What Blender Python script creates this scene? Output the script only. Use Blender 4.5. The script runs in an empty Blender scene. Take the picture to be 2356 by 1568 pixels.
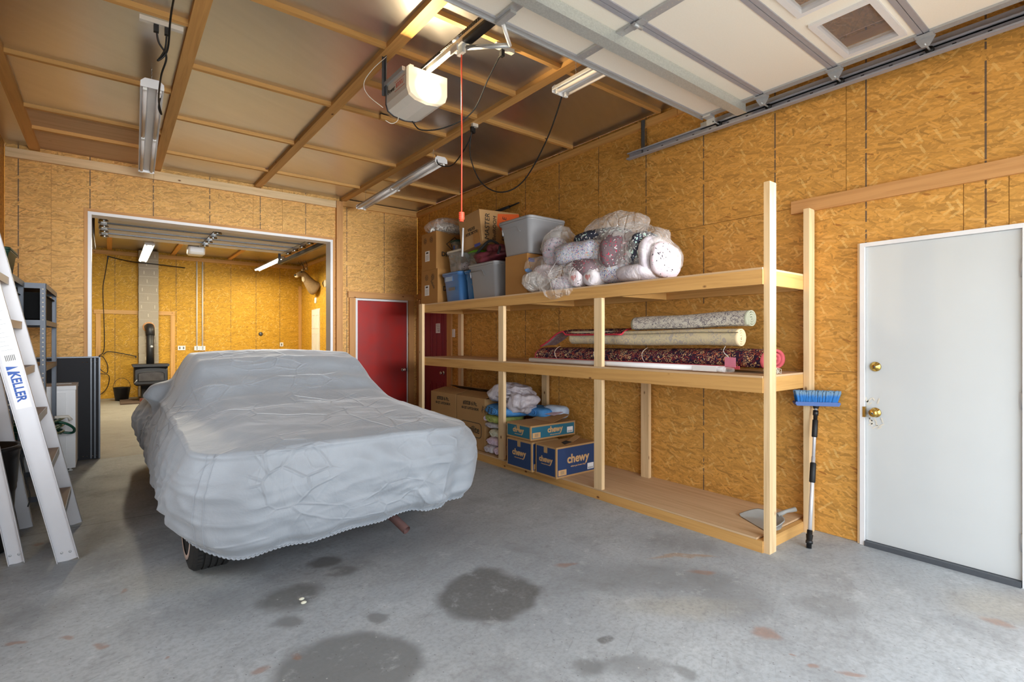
import bpy, math, random
from mathutils import Vector, Matrix, noise
random.seed(7)
R = math.radians
scn = bpy.context.scene
col = scn.collection

# ------------------------------------------------------------------ camera, world, light, exposure
F, CX, CY, H = 1187.0, 1178.0, 779.0, 1.4
YAW = math.atan(926 / 1187)
cd = bpy.data.cameras.new('camera'); cam = bpy.data.objects.new('camera', cd); col.objects.link(cam)
cam.location = (0, 0, H); cam.rotation_euler = (R(90), 0, -YAW)
cd.sensor_fit = 'HORIZONTAL'; cd.sensor_width = 36; cd.lens = 36 * F / 2356
cd.shift_y = (CY - 784) / 2356; cd.clip_start = .02; cd.clip_end = 200
scn.camera = cam
w = bpy.data.worlds.new('sky'); scn.world = w; w.use_nodes = True
bg = w.node_tree.nodes['Background']; bg.inputs[0].default_value = (.82, .91, 1, 1); bg.inputs[1].default_value = 5.0
ld = bpy.data.lights.new('door_daylight', 'AREA'); ld.shape = 'RECTANGLE'; ld.size = 4.3; ld.size_y = 2.6
ld.cycles.is_portal = True
lo = bpy.data.objects.new('door_daylight', ld); col.objects.link(lo); lo.location = (1.77, -.62, 1.3); lo.rotation_euler = (R(90), 0, 0)
l2 = bpy.data.lights.new('window_daylight', 'AREA'); l2.shape = 'RECTANGLE'; l2.size = 1.9; l2.size_y = 1.3; l2.cycles.is_portal = True
o2_ = bpy.data.objects.new('window_daylight', l2); col.objects.link(o2_); o2_.location = (-1.02, 3.0, 1.5); o2_.rotation_euler = (0, R(-90), 0)
dl = bpy.data.lights.new('doorway_fill', 'AREA'); dl.shape = 'RECTANGLE'; dl.size = 4.1; dl.size_y = .9; dl.energy = 34; dl.color = (.96, .98, 1); dl.spread = R(34)  # added fill lamp in the doorway, brightens the back of the room
do = bpy.data.objects.new('doorway_fill', dl); col.objects.link(do); do.location = (1.77, -.60, 1.98); do.rotation_euler = (R(90), 0, 0)
scn.view_settings.view_transform = 'Standard'; scn.view_settings.look = 'None'
scn.view_settings.gamma = 1; scn.view_settings.use_curve_mapping = False
scn.view_settings.exposure = 0.33
scn.cycles.max_bounces = 9; scn.cycles.diffuse_bounces = 6; scn.cycles.glossy_bounces = 4
scn.cycles.transparent_max_bounces = 16; scn.cycles.transmission_bounces = 6
scn.cycles.sample_clamp_indirect = 8
scn.cycles.caustics_reflective = False; scn.cycles.caustics_refractive = False

# a pixel of the photograph turned into a point of a known plane of the room
FW = (math.sin(YAW), math.cos(YAW)); RT = (math.cos(YAW), -math.sin(YAW))
def ray(px, py):
    a = (px - CX) / F
    return FW[0] + a * RT[0], FW[1] + a * RT[1], (CY - py) / F
def onX(px, py, x): r = ray(px, py); t = x / r[0]; return Vector((x, r[1] * t, H + r[2] * t))
def onY(px, py, y): r = ray(px, py); t = y / r[1]; return Vector((r[0] * t, y, H + r[2] * t))
def onZ(px, py, z): r = ray(px, py); t = (z - H) / r[2]; return Vector((r[0] * t, r[1] * t, z))

# ------------------------------------------------------------------ materials
def lin(c): return tuple(((v / 255) / 12.92 if v <= 10 else (((v / 255) + .055) / 1.055) ** 2.4) for v in c)
class NT:
    def __init__(s, name):
        s.m = bpy.data.materials.new(name); s.m.use_nodes = True; s.t = s.m.node_tree; s.n = s.t.nodes; s.l = s.t.links
        s.b = s.n['Principled BSDF']
    def put(s, k, v):
        if isinstance(v, bpy.types.NodeSocket): s.l.new(v, k)
        elif isinstance(v, (tuple, list)) and len(v) == 3 and k.type == 'RGBA': k.default_value = (*v, 1)
        elif v is not None: k.default_value = v
    def node(s, kind, **kw):
        n = s.n.new(kind)
        for k, v in kw.items():
            if k.startswith('i_'): s.put(n.inputs[k[2:].replace('_', ' ')], v)
            elif k.startswith('n'): s.put(n.inputs[int(k[1:])], v)
            else: setattr(n, k, v)
        return n
    def math(s, op, a, b=None, c=None, clamp=False):
        n = s.n.new('ShaderNodeMath'); n.operation = op; n.use_clamp = clamp
        s.put(n.inputs[0], a); s.put(n.inputs[1], b); s.put(n.inputs[2], c); return n.outputs[0]
    def mix(s, f, a, b):
        n = s.n.new('ShaderNodeMix'); n.data_type = 'RGBA'; s.put(n.inputs[0], f); s.put(n.inputs[6], a); s.put(n.inputs[7], b); return n.outputs[2]
    def uv(s): return s.n.new('ShaderNodeTexCoord').outputs['UV']
    def objc(s): return s.n.new('ShaderNodeTexCoord').outputs['Object']
    def pos(s): return s.n.new('ShaderNodeNewGeometry').outputs['Position']
    def rnd(s): return s.n.new('ShaderNodeObjectInfo').outputs['Random']
    def mapp(s, v, scale=(1, 1, 1), rot=0, loc=(0, 0, 0)):
        n = s.n.new('ShaderNodeMapping'); s.l.new(v, n.inputs[0]); s.put(n.inputs[1], loc) if not isinstance(loc, tuple) else setattr(n.inputs[1], 'default_value', loc)
        n.inputs[2].default_value = (0, 0, rot)
        if rot: n.vector_type = 'TEXTURE'; scale = tuple(1 / q for q in scale)
        n.inputs[3].default_value = scale; return n.outputs[0]
    def noise(s, v, scale, detail=3, rough=.5, dist=0):
        n = s.n.new('ShaderNodeTexNoise'); s.l.new(v, n.inputs['Vector']); n.inputs['Scale'].default_value = scale
        n.inputs['Detail'].default_value = detail; n.inputs['Roughness'].default_value = rough; n.inputs['Distortion'].default_value = dist; return n.outputs[0]
    def vor(s, v, scale, feature='F1', rand=1):
        n = s.n.new('ShaderNodeTexVoronoi'); n.feature = feature; s.l.new(v, n.inputs['Vector']); n.inputs['Scale'].default_value = scale
        n.inputs['Randomness'].default_value = rand; return n
    def ramp(s, f, stops, interp='LINEAR'):
        n = s.n.new('ShaderNodeValToRGB'); n.color_ramp.interpolation = interp; s.l.new(f, n.inputs[0])
        e = n.color_ramp.elements
        while len(e) < len(stops): e.new(.5)
        for k, (p, c) in enumerate(stops):
            e[k].position = p
            if isinstance(c, (int, float)): c = (c, c, c)
            e[k].color = (*c, 1)
        return n.outputs[0]
    def step(s, v, lo, hi):
        n = s.n.new('ShaderNodeMapRange'); n.interpolation_type = 'SMOOTHSTEP'; s.put(n.inputs[0], v); n.inputs[1].default_value = lo; n.inputs[2].default_value = hi; return n.outputs[0]
    def rgb2f(s, c):
        n = s.n.new('ShaderNodeSeparateColor'); s.l.new(c, n.inputs[0]); return n.outputs
    def xyz(s, v):
        n = s.n.new('ShaderNodeSeparateXYZ'); s.l.new(v, n.inputs[0]); return n.outputs
    def bump(s, h, strength=.3, dist=.01):
        n = s.n.new('ShaderNodeBump'); s.l.new(h, n.inputs['Height']); n.inputs['Strength'].default_value = strength; n.inputs['Distance'].default_value = dist
        s.l.new(n.outputs[0], s.b.inputs['Normal']); return n
    def fin(s, c=None, rough=.6, metal=0, spec=.5):
        if c is not None: s.put(s.b.inputs['Base Color'], c)
        s.put(s.b.inputs['Roughness'], rough); s.put(s.b.inputs['Metallic'], metal); s.b.inputs['Specular IOR Level'].default_value = spec
        return s.m

def flat(name, c, rough=.5, metal=0, spec=.5, vary=.08, scale=30, bump=0):
    t = NT(name); c = lin(c)
    n = t.noise(t.objc(), scale, 3)
    t.fin(t.mix(n, tuple(v * (1 - vary) for v in c), tuple(min(1, v * (1 + vary)) for v in c)), rough, metal, spec)
    if bump: t.bump(n, bump, .005)
    return t.m

def strand(name, off=None, base=(196, 140, 58), line=(70, 66, 66), extra=()):
    """oriented strand board: layers of long wood flakes at many angles; printed stud lines at off"""
    t = NT(name); uv = t.uv(); rnd = t.rnd()
    sh = t.n.new('ShaderNodeCombineXYZ'); t.put(sh.inputs[0], t.math('MULTIPLY', rnd, 37.0)); t.put(sh.inputs[1], t.math('MULTIPLY', rnd, 91.0))
    va = t.n.new('ShaderNodeVectorMath'); va.operation = 'ADD'; t.l.new(uv, va.inputs[0]); t.l.new(sh.outputs[0], va.inputs[1]); p = va.outputs[0]
    wn = t.n.new('ShaderNodeTexNoise'); t.l.new(p, wn.inputs['Vector']); wn.inputs['Scale'].default_value = 38; wn.inputs['Detail'].default_value = 3
    wv = t.n.new('ShaderNodeVectorMath'); wv.operation = 'MULTIPLY_ADD'; t.l.new(wn.outputs[1], wv.inputs[0]); wv.inputs[1].default_value = (.014, .014, 0); t.l.new(p, wv.inputs[2]); p2 = wv.outputs[0]
    B = lin(base); k = lambda f: tuple(min(1, v * f) for v in B)
    dk = (B[0] * .74, B[1] * .66, B[2] * .6); lt = (min(1, B[0] * 1.14), min(1, B[1] * 1.2), B[2] * 1.5)
    fl = t.noise(t.mapp(p, (14, 60, 1), .1), 1, 4, .65, 1.0)
    c = t.ramp(fl, [(.25, k(.72)), (.45, k(.94)), (.7, k(1.1))])
    v = t.vor(t.mapp(p2, (8, 36, 1), .2), 1); cc = t.rgb2f(v.outputs['Color'])
    c = t.mix(.5, c, t.ramp(cc[0], [(0, k(.76)), (.3, k(.93)), (.7, k(1.06)), (1, k(1.15))]))
    hts = None
    L = [(.30, 9, 56, .43, .30), (-.42, 10, 50, .43, .35), (.95, 11, 60, .44, .62), (.06, 7, 60, .45, .25), (-.85, 11, 58, .42, .62), (1.45, 12, 66, .44, .78), (.45, 7, 48, .42, .45), (-.16, 8, 62, .43, .4), (.68, 10, 74, .4, .6), (.16, 6, 52, .42, .5)]
    for i, (a, sx, sy, dd, th) in enumerate(L):
        v = t.vor(t.mapp(p2, (sx, sy, 1), a, (i * 3.3, i * 7.7, 0)), 1); v.distance = 'CHEBYCHEV'; cc = t.rgb2f(v.outputs['Color'])
        m = t.math('MULTIPLY', t.math('GREATER_THAN', cc[1], th), t.math('LESS_THAN', v.outputs['Distance'], dd))
        fc = t.ramp(cc[0], [(0, k(.56)), (.2, k(.8)), (.55, k(1.0)), (.8, k(1.18)), (.95, lt), (1, (lt[0] * 1.04, lt[1] * 1.06, lt[2] * 1.1))])
        if i % 3 == 0: fc = t.mix(t.math('MULTIPLY', t.noise(t.mapp(p, (sx * 1.4, sy * 6, 1), a), 1, 2), .35), fc, k(.76))
        c = t.mix(t.math('MULTIPLY', m, .88), c, fc)
        h = t.math('MULTIPLY', m, cc[0]); hts = h if hts is None else t.math('ADD', hts, h)
    v = t.vor(t.mapp(p2, (10, 44, 1), .35, (31, 5, 0)), 1); cc = t.rgb2f(v.outputs['Color'])
    c = t.mix(t.math('MULTIPLY', t.math('MULTIPLY', t.math('GREATER_THAN', cc[1], .95), t.math('LESS_THAN', v.outputs['Distance'], .3)), .7), c, lin((136, 78, 30)))
    v = t.vor(t.mapp(p2, (11, 48, 1), 1.1, (3, 55, 0)), 1); v.distance = 'CHEBYCHEV'; cc = t.rgb2f(v.outputs['Color'])
    c = t.mix(t.math('MULTIPLY', t.math('MULTIPLY', t.math('GREATER_THAN', cc[1], .9), t.math('LESS_THAN', v.outputs['Distance'], .36)), .5), c, lin((236, 194, 120)))
    v = t.vor(t.mapp(p2, (11, 52, 1), -.7, (13, 25, 0)), 1); v.distance = 'CHEBYCHEV'; cc = t.rgb2f(v.outputs['Color'])
    c = t.mix(t.math('MULTIPLY', t.math('MULTIPLY', t.math('GREATER_THAN', cc[1], .9), t.math('LESS_THAN', v.outputs['Distance'], .36)), .45), c, lin((232, 190, 118)))
    v = t.vor(t.mapp(p2, (24, 150, 1), .22, (7, 15, 0)), 1); cc = t.rgb2f(v.outputs['Color'])
    c = t.mix(t.math('MULTIPLY', t.math('MULTIPLY', t.math('GREATER_THAN', cc[1], .72), t.step(v.outputs['Distance'], .5, .3)), .5), c, k(.58))
    v = t.vor(t.mapp(p2, (20, 120, 1), -.5, (2, 45, 0)), 1); cc = t.rgb2f(v.outputs['Color'])
    c = t.mix(t.math('MULTIPLY', t.math('MULTIPLY', t.math('GREATER_THAN', cc[1], .74), t.step(v.outputs['Distance'], .5, .3)), .45), c, t.mix(t.math('GREATER_THAN', cc[0], .5), k(.66), lt))
    gr = t.noise(t.mapp(p, (30, 240, 1), .12), 1, 3, .6, .8); c = t.mix(t.math('MULTIPLY', t.step(gr, .45, .75), .35), c, k(.7))
    big = t.noise(p, .9, 2); c = t.mix(t.math('MULTIPLY', t.step(big, .35, .75), .2), c, k(.82))
    if off is not None:
        x = t.xyz(uv)
        s_ = t.math('PINGPONG', t.math('ADD', x[0], -off), .305)
        ln = t.math('LESS_THAN', s_, .005)
        br = t.math('GREATER_THAN', t.noise(t.mapp(uv, (5, 14, 1)), 1, 4), .42)
        c = t.mix(t.math('MULTIPLY', t.math('MULTIPLY', ln, br), .85), c, lin(line))
    t.bump(hts, .25, .002)
    return t.fin(c, .62, 0, .3)

def lumber(name, base, knots=.5, dark=.75, contrast=.35):
    t = NT(name); uv = t.uv(); rnd = t.rnd()
    sh = t.n.new('ShaderNodeCombineXYZ'); t.put(sh.inputs[0], t.math('MULTIPLY', rnd, 53.0)); t.put(sh.inputs[1], t.math('MULTIPLY', rnd, 17.0))
    va = t.n.new('ShaderNodeVectorMath'); va.operation = 'ADD'; t.l.new(uv, va.inputs[0]); t.l.new(sh.outputs[0], va.inputs[1]); p = va.outputs[0]
    B = lin(base); D = (B[0] * dark, B[1] * dark * .92, B[2] * dark * .82)
    g = t.noise(t.mapp(p, (1.2, 26, 1)), 1, 5, .6, .6)
    g2 = t.noise(t.mapp(p, (3, 150, 1)), 1, 2)
    c = t.mix(t.step(g, .4, .75), B, D)
    c = t.mix(t.math('MULTIPLY', g2, contrast), c, D)
    c = t.mix(t.math('MULTIPLY', t.rnd(), .22), c, (B[0] * .78, B[1] * .72, B[2] * .6))
    v = t.vor(t.mapp(p, (5, 9, 1)), 1); kd = v.outputs['Distance']; kr = t.rgb2f(v.outputs['Color'])[0]
    km = t.math('MULTIPLY', t.math('LESS_THAN', kd, .13), t.math('GREATER_THAN', kr, 1 - knots))
    kf = t.step(kd, .13, .05)
    c = t.mix(t.math('MULTIPLY', km, kf), c, lin((112, 66, 34)))
    t.bump(g2, .08, .002)
    return t.fin(c, .6, 0, .3)

M = {}
M['strand_right'] = strand('strand_board_right', 0.07, (207, 151, 72))
M['strand_back'] = strand('strand_board_back', -.18, (220, 168, 96))
M['strand_rear'] = strand('strand_board_rear', .1, (202, 152, 44))
M['strand_plain'] = strand('strand_board_plain', None, (200, 142, 66))
M['wood'] = lumber('pale_stud', (234, 204, 160), .4)
M['wood_amber'] = lumber('amber_lumber', (216, 168, 102), .35)
M['wood_ceiling'] = lumber('ceiling_lumber', (224, 172, 104), .3)
M['wood_brown'] = lumber('brown_lumber', (206, 154, 98), .3)
M['plywood'] = lumber('plywood', (214, 182, 144), .1, .8, .25)
M['wood_step'] = lumber('weathered_step', (150, 124, 104), .2)
M['white'] = flat('white_paint', (196, 198, 197), .45, vary=.03, scale=4)
M['white_trim'] = flat('white_trim', (224, 222, 222), .4, vary=.03)
M['white_metal'] = flat('white_metal', (234, 234, 235), .5, vary=.02)
M['off_white'] = flat('off_white_plastic', (222, 216, 204), .4, vary=.03)
M['black'] = flat('black_rubber', (20, 20, 21), .55)
M['black_gloss'] = flat('black_plastic', (24, 24, 25), .35, bump=.1)
M['black_iron'] = flat('black_iron', (30, 30, 32), .5)
M['steel'] = flat('galvanised_steel', (186, 188, 190), .42, .45, vary=.1, scale=60)
M['steel_rail'] = flat('grey_door_rail', (168, 168, 176), .45, .25, vary=.08, scale=40)
M['steel_dark'] = flat('dark_steel', (98, 102, 108), .45, .7, vary=.1)
M['shelf_steel'] = flat('grey_enamel_steel', (82, 88, 98), .45, .2); M['matt_black'] = flat('matt_black', (11, 11, 12), .9, spec=.2)
M['chrome'] = flat('chrome', (205, 205, 205), .12, 1, vary=.02)
M['brass'] = flat('brass', (206, 168, 88), .2, 1, vary=.03)
M['hole'] = flat('punched_hole', (210, 200, 185), .6)
M['hole_dark'] = flat('punched_hole_dark', (18, 18, 20), .7)
M['red_orange'] = flat('red_cord', (232, 76, 50), .5)
M['green_hose'] = flat('green_hose', (22, 78, 60), .4)
M['cable'] = flat('black_cable', (16, 16, 17), .5)
M['navy'] = flat('navy_print', (34, 60, 102), .55, vary=.04)
M['teal'] = flat('teal_print', (36, 104, 126), .55, vary=.04)
M['print_tan'] = flat('tan_print', (206, 164, 112), .6, vary=.02)
M['print_black'] = flat('black_print', (34, 32, 30), .6)
M['print_grey'] = flat('grey_print', (110, 108, 106), .6)
M['print_light'] = flat('pale_print', (176, 176, 178), .6); M['print_blue'] = flat('blue_print', (28, 78, 158), .5)
M['print_red'] = flat('red_print', (214, 96, 74), .5)
M['print_orange'] = flat('orange_print', (216, 92, 34), .6)
M['label_white'] = flat('white_label', (230, 228, 226), .5, vary=.02)
M['tape_blue'] = flat('blue_tape', (42, 66, 160), .5)
M['tape_clear'] = flat('clear_tape', (186, 150, 104), .25)
M['tote_grey'] = flat('grey_tote_plastic', (150, 150, 152), .32, vary=.03)
M['tote_blue'] = flat('blue_tote_plastic', (74, 122, 178), .25, vary=.04)
M['tote_azure'] = flat('azure_tote_plastic', (10, 116, 186), .25, vary=.04)
M['lime'] = flat('lime_lid', (112, 182, 34), .35)
M['dust_pan'] = flat('grey_dust_pan', (158, 156, 150), .4)
M['pink_paper'] = flat('pink_paper', (232, 140, 168), .6)
M['brush_blue'] = flat('blue_brush_plastic', (44, 84, 150), .4)
M['ladder_metal'] = flat('scuffed_ladder_metal', (206, 205, 208), .42, .15, vary=.06, scale=8); M['aluminium'] = flat('brushed_aluminium', (214, 214, 218), .36, .45, vary=.05, scale=20)
M['grey_panel'] = flat('grey_panel_door', (96, 44, 48), .5)
M['brick_red'] = flat('brick_red', (120, 62, 46), .8)
M['maroon_cloth'] = flat('maroon_cloth', (92, 30, 40), .6, vary=.5, scale=14, bump=.4)
M['dark_green'] = flat('dark_green_plastic', (22, 58, 44), .5, vary=.5, scale=60)
M['rust_pipe'] = flat('rusty_pipe', (122, 92, 88), .7, .2, vary=.25)
M['porcelain'] = flat('porcelain_fixture', (232, 232, 228), .35)
M['antler'] = flat('antler', (128, 96, 62), .6)
M['tire'] = flat('tyre_rubber', (38, 37, 36), .8, vary=.2)
M['whitewall'] = flat('tyre_white_mark', (214, 190, 176), .6)

def red_paint():
    t = NT('red_door_paint'); n = t.noise(t.objc(), 3, 4, .6)
    return t.fin(t.mix(t.step(n, .3, .7), lin((172, 32, 24)), lin((152, 42, 40))), t.math('ADD', .28, t.math('MULTIPLY', n, .2)))
M['red'] = red_paint(); M['maroon'] = flat('maroon_door_paint', (130, 38, 46), .35)

def foil():
    t = NT('foil_insulation'); p = t.pos()
    s = t.noise(t.mapp(p, (1.0, 9, 1), .5), 1, 4, .6, .4)
    s2 = t.noise(p, 40, 2)
    cr = t.vor(t.mapp(p, (2, 6, 1), 1.2), 1, 'DISTANCE_TO_EDGE').outputs[0]
    t.bump(t.math('ADD', t.math('MULTIPLY', s, .6), t.math('MULTIPLY', s2, .03)), .09, .012)
    c = t.mix(s, lin((206, 202, 196)), lin((226, 222, 216)))
    c = t.mix(t.math('MULTIPLY', t.step(cr, .006, 0), .12), c, (.9, .9, .9))
    return t.fin(c, t.math('ADD', .26, t.math('MULTIPLY', s, .12)), .95)
M['foil'] = foil()

def galv():
    t = NT('zinc_strut'); v = t.rgb2f(t.vor(t.objc(), 150).outputs['Color'])[0]
    return t.fin(t.mix(v, lin((188, 192, 188)), lin((204, 208, 203))), .38, .4)
M['zinc'] = galv()

def concrete():
    t = NT('concrete_floor'); p = t.pos()
    big = t.noise(p, .55, 5, .6, .3); mid = t.noise(p, 2.6, 6, .65, .5); fine = t.noise(p, 45, 4, .6)
    c = t.mix(t.step(big, .3, .7), lin((154, 160, 165)), lin((180, 185, 188)))
    c = t.mix(t.math('MULTIPLY', t.step(mid, .48, .72), .42), c, lin((118, 118, 118)))
    st = t.noise(t.mapp(p, (2.0, 9, 1), .35), 1, 5, .6)
    c = t.mix(t.math('MULTIPLY', t.step(st, .5, .8), .3), c, lin((112, 112, 112)))
    c = t.mix(t.math('MULTIPLY', t.step(t.noise(p, 1.3, 4), .55, .75), .35), c, lin((198, 202, 204)))
    warp = t.n.new('ShaderNodeTexNoise'); t.l.new(p, warp.inputs['Vector']); warp.inputs['Scale'].default_value = 4; warp.inputs['Detail'].default_value = 5
    wp = t.n.new('ShaderNodeVectorMath'); wp.operation = 'MULTIPLY_ADD'; t.l.new(warp.outputs[1], wp.inputs[0]); wp.inputs[1].default_value = (.22, .22, 0); t.l.new(p, wp.inputs[2])
    q = wp.outputs[0]
    def blob(px, py, rx, ry, colr, f, soft=.4):
        nonlocal c
        a = onZ(px, py, 0); ex = (onZ(px + rx, py, 0) - a).length; ey = (onZ(px, py - ry, 0) - onZ(px, py + ry, 0)).length / 2
        m = t.n.new('ShaderNodeMapping'); m.vector_type = 'TEXTURE'; t.l.new(q, m.inputs[0])
        m.inputs[1].default_value = (a.x + .11, a.y + .11, 0); m.inputs[2].default_value = (0, 0, -YAW); m.inputs[3].default_value = (ex, ey, 1)
        fl = t.n.new('ShaderNodeVectorMath'); fl.operation = 'MULTIPLY'; t.l.new(m.outputs[0], fl.inputs[0]); fl.inputs[1].default_value = (1, 1, 0)
        ln = t.n.new('ShaderNodeVectorMath'); ln.operation = 'LENGTH'; t.l.new(fl.outputs[0], ln.inputs[0])
        c = t.mix(t.math('MULTIPLY', t.step(ln.outputs['Value'], 1 + soft / 2, 1 - soft / 2), f), c, lin(colr))
    oil = (92, 92, 90)
    for a in [(1122, 1366, 108, 62, .85, .3), (800, 1535, 165, 85, .7, .35), (670, 1375, 62, 32, .75, .6), (660, 1432, 36, 14, .6, .8), (748, 1293, 32, 13, .75, .6),
              (788, 1312, 26, 12, .55, .8), (562, 1302, 50, 14, .4, .9), (868, 1419, 20, 10, .6, .7), (1412, 1469, 17, 10, .75, .6), (1350, 1530, 40, 24, .6, .9),
              (1450, 1535, 60, 30, .4, 1.), (1500, 1325, 170, 32, .38, 1.2), (1690, 1370, 80, 50, .32, 1.), (1905, 1390, 60, 22, .35, 1.), (500, 1395, 90, 40, .3, 1.2), (220, 1275, 130, 45, .28, 1.2), (1555, 1540, 22, 16, .5, .8), (60, 1420, 80, 40, .35, 1.2), (1560, 1250, 90, 22, .3, 1.2)]:
        blob(a[0], a[1], a[2], a[3], oil, a[4], a[5])
    for a in [(1762, 1457, 20, 10), (1300, 1297, 24, 4), (150, 1468, 14, 4), (48, 1476, 16, 3), (234, 1483, 13, 4), (590, 1545, 18, 9), (686, 1508, 12, 6), (1620, 1314, 28, 5), (1880, 1527, 14, 4), (1960, 1548, 24, 6), (374, 1516, 5, 3), (2310, 1437, 20, 8), (1816, 1501, 7, 3), (283, 1360, 8, 3), (96, 1248, 10, 3)]:
        blob(*a, (150, 104, 74), .55, 1.0)
    for a in [(1570, 1280, 70, 3)]: blob(*a, (166, 128, 80), .5, .8)
    for a in [(2290, 1395, 90, 26), (420, 1330, 120, 30), (1560, 1395, 130, 20)]: blob(*a, (176, 172, 158), .5, 1.4)
    sp = t.vor(p, 26); m = t.math('MULTIPLY', t.math('LESS_THAN', sp.outputs[0], .09), t.math('GREATER_THAN', t.rgb2f(sp.outputs['Color'])[0], .8))
    c = t.mix(t.math('MULTIPLY', m, .6), c, lin((84, 80, 76)))
    sp = t.vor(t.mapp(p, (1, 1, 1), 0, (5, 5, 0)), 14); m = t.math('MULTIPLY', t.math('LESS_THAN', sp.outputs[0], .07), t.math('GREATER_THAN', t.rgb2f(sp.outputs['Color'])[0], .75))
    c = t.mix(t.math('MULTIPLY', m, .5), c, lin((212, 212, 208)))
    c = t.mix(t.math('MULTIPLY', t.step(fine, .4, .7), .4), c, lin((128, 130, 132)))
    mo = t.noise(p, 11, 8, .7, .6); c = t.mix(t.math('MULTIPLY', t.step(mo, .5, .75), .45), c, lin((120, 120, 120)))
    mo2 = t.noise(t.mapp(p, (1, 1, 1), .4, (9, 3, 0)), 7, 8, .75, .3); c = t.mix(t.math('MULTIPLY', t.step(mo2, .54, .72), .4), c, lin((206, 210, 212)))
    sc_ = t.noise(t.mapp(p, (3, 70, 1), .5), 1, 3, .5, .8); c = t.mix(t.math('MULTIPLY', t.step(sc_, .66, .72), .3), c, lin((118, 118, 118)))
    sp = t.vor(t.mapp(p, (60, 34, 1), .3), 1); m = t.math('MULTIPLY', t.math('LESS_THAN', sp.outputs[0], .16), t.math('GREATER_THAN', t.rgb2f(sp.outputs['Color'])[0], .86))
    c = t.mix(t.math('MULTIPLY', m, .55), c, lin((86, 82, 80)))
    y = t.xyz(p)[1]; c = t.mix(t.math('MULTIPLY', t.math('GREATER_THAN', y, 7.7), .55), c, lin((150, 138, 112)))
    jl = t.math('LESS_THAN', t.math('ABSOLUTE', t.math('ADD', y, -5.02)), .006)
    c = t.mix(t.math('MULTIPLY', jl, .6), c, lin((90, 88, 84)))
    t.bump(t.math('ADD', fine, mid), .12, .004)
    return t.fin(c, t.math('ADD', .42, t.math('MULTIPLY', mid, .3)), 0, .4)
M['concrete'] = concrete()
M['driveway'] = flat('driveway_concrete', (222, 218, 208), .8)

def cover_mat():
    t = NT('car_cover_cloth'); p = t.objc()
    w1 = t.n.new('ShaderNodeTexNoise'); t.l.new(p, w1.inputs['Vector']); w1.inputs['Scale'].default_value = 1.6
    wv = t.n.new('ShaderNodeVectorMath'); wv.operation = 'MULTIPLY_ADD'; t.l.new(w1.outputs[1], wv.inputs[0]); wv.inputs[1].default_value = (.1, .1, .1); t.l.new(p, wv.inputs[2]); q = wv.outputs[0]
    e = t.vor(t.mapp(q, (1, 1.2, 1.3), .4), 1.7, 'DISTANCE_TO_EDGE').outputs[0]
    e2 = t.vor(t.mapp(q, (1, .8, 1.6), -.7), 4.6, 'DISTANCE_TO_EDGE').outputs[0]
    e3 = t.vor(t.mapp(q, (1, 1.2, .7), .9), 11, 'DISTANCE_TO_EDGE').outputs[0]
    n = t.noise(p, 3.2, 5, .6, .6); f = t.noise(p, 260, 2); mk = t.step(t.noise(p, 1.8, 2), .45, .6); mk2 = t.step(t.noise(t.mapp(p, (1, 1, 1), .5, (4, 4, 4)), 2.4, 2), .48, .6)
    h = t.math('ADD', t.math('MULTIPLY', t.step(e, .028, -.005), t.math('MULTIPLY', mk2, .5)), t.math('MULTIPLY', t.step(e2, .06, -.01), t.math('MULTIPLY', mk, .5)))
    h = t.math('ADD', h, t.math('MULTIPLY', t.step(e3, .1, 0), t.math('MULTIPLY', mk, .12)))
    h = t.math('ADD', h, t.math('ADD', t.math('MULTIPLY', n, 1.2), t.math('MULTIPLY', f, .02)))
    t.bump(h, .6, .014)
    c = t.mix(t.step(n, .3, .7), lin((144, 150, 157)), lin((154, 160, 167)))
    c = t.mix(t.math('MULTIPLY', f, .25), c, lin((130, 136, 143)))
    t.b.inputs['Sheen Weight'].default_value = .35; t.b.inputs['Sheen Roughness'].default_value = .4
    return t.fin(c, .5, 0, .45)
M['cover'] = cover_mat()

def cardboard(name, base=(186, 146, 98)):
    t = NT(name); p = t.objc(); n = t.noise(p, 7, 4); l = t.noise(t.mapp(p, (2, 2, 160)), 1, 1); B = lin(base)
    c = t.mix(n, B, tuple(v * .88 for v in B)); c = t.mix(t.math('MULTIPLY', l, .15), c, tuple(v * .7 for v in B))
    return t.fin(c, .8, 0, .2)
M['card'] = cardboard('cardboard'); M['card_dark'] = cardboard('cardboard_amber', (176, 128, 74))

def towel(name, a, b, scale=6, bumps=.5):
    t = NT(name); n = t.noise(t.objc(), scale, 5, .6, 1.2)
    t.bump(n, bumps, .02); t.bump(t.noise(t.objc(), 400, 1), .2, .002) if False else None
    return t.fin(t.mix(t.step(n, .35, .65), lin(a), lin(b)), .85, 0, .2)
M['towel_white'] = towel('white_linen', (212, 205, 208), (190, 182, 190), 9, .8)
M['towel_blue'] = towel('blue_towel', (70, 132, 192), (92, 152, 208), 8)
M['towel_green'] = towel('green_towel', (188, 190, 110), (160, 176, 96), 9)
M['towel_cream'] = towel('cream_towel', (222, 220, 202), (206, 204, 182), 9)
M['towel_pink'] = towel('pink_towel', (236, 218, 230), (222, 198, 216), 9)
M['towel_pale'] = towel('pale_blue_bag', (196, 212, 230), (178, 196, 220), 9)

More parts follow.
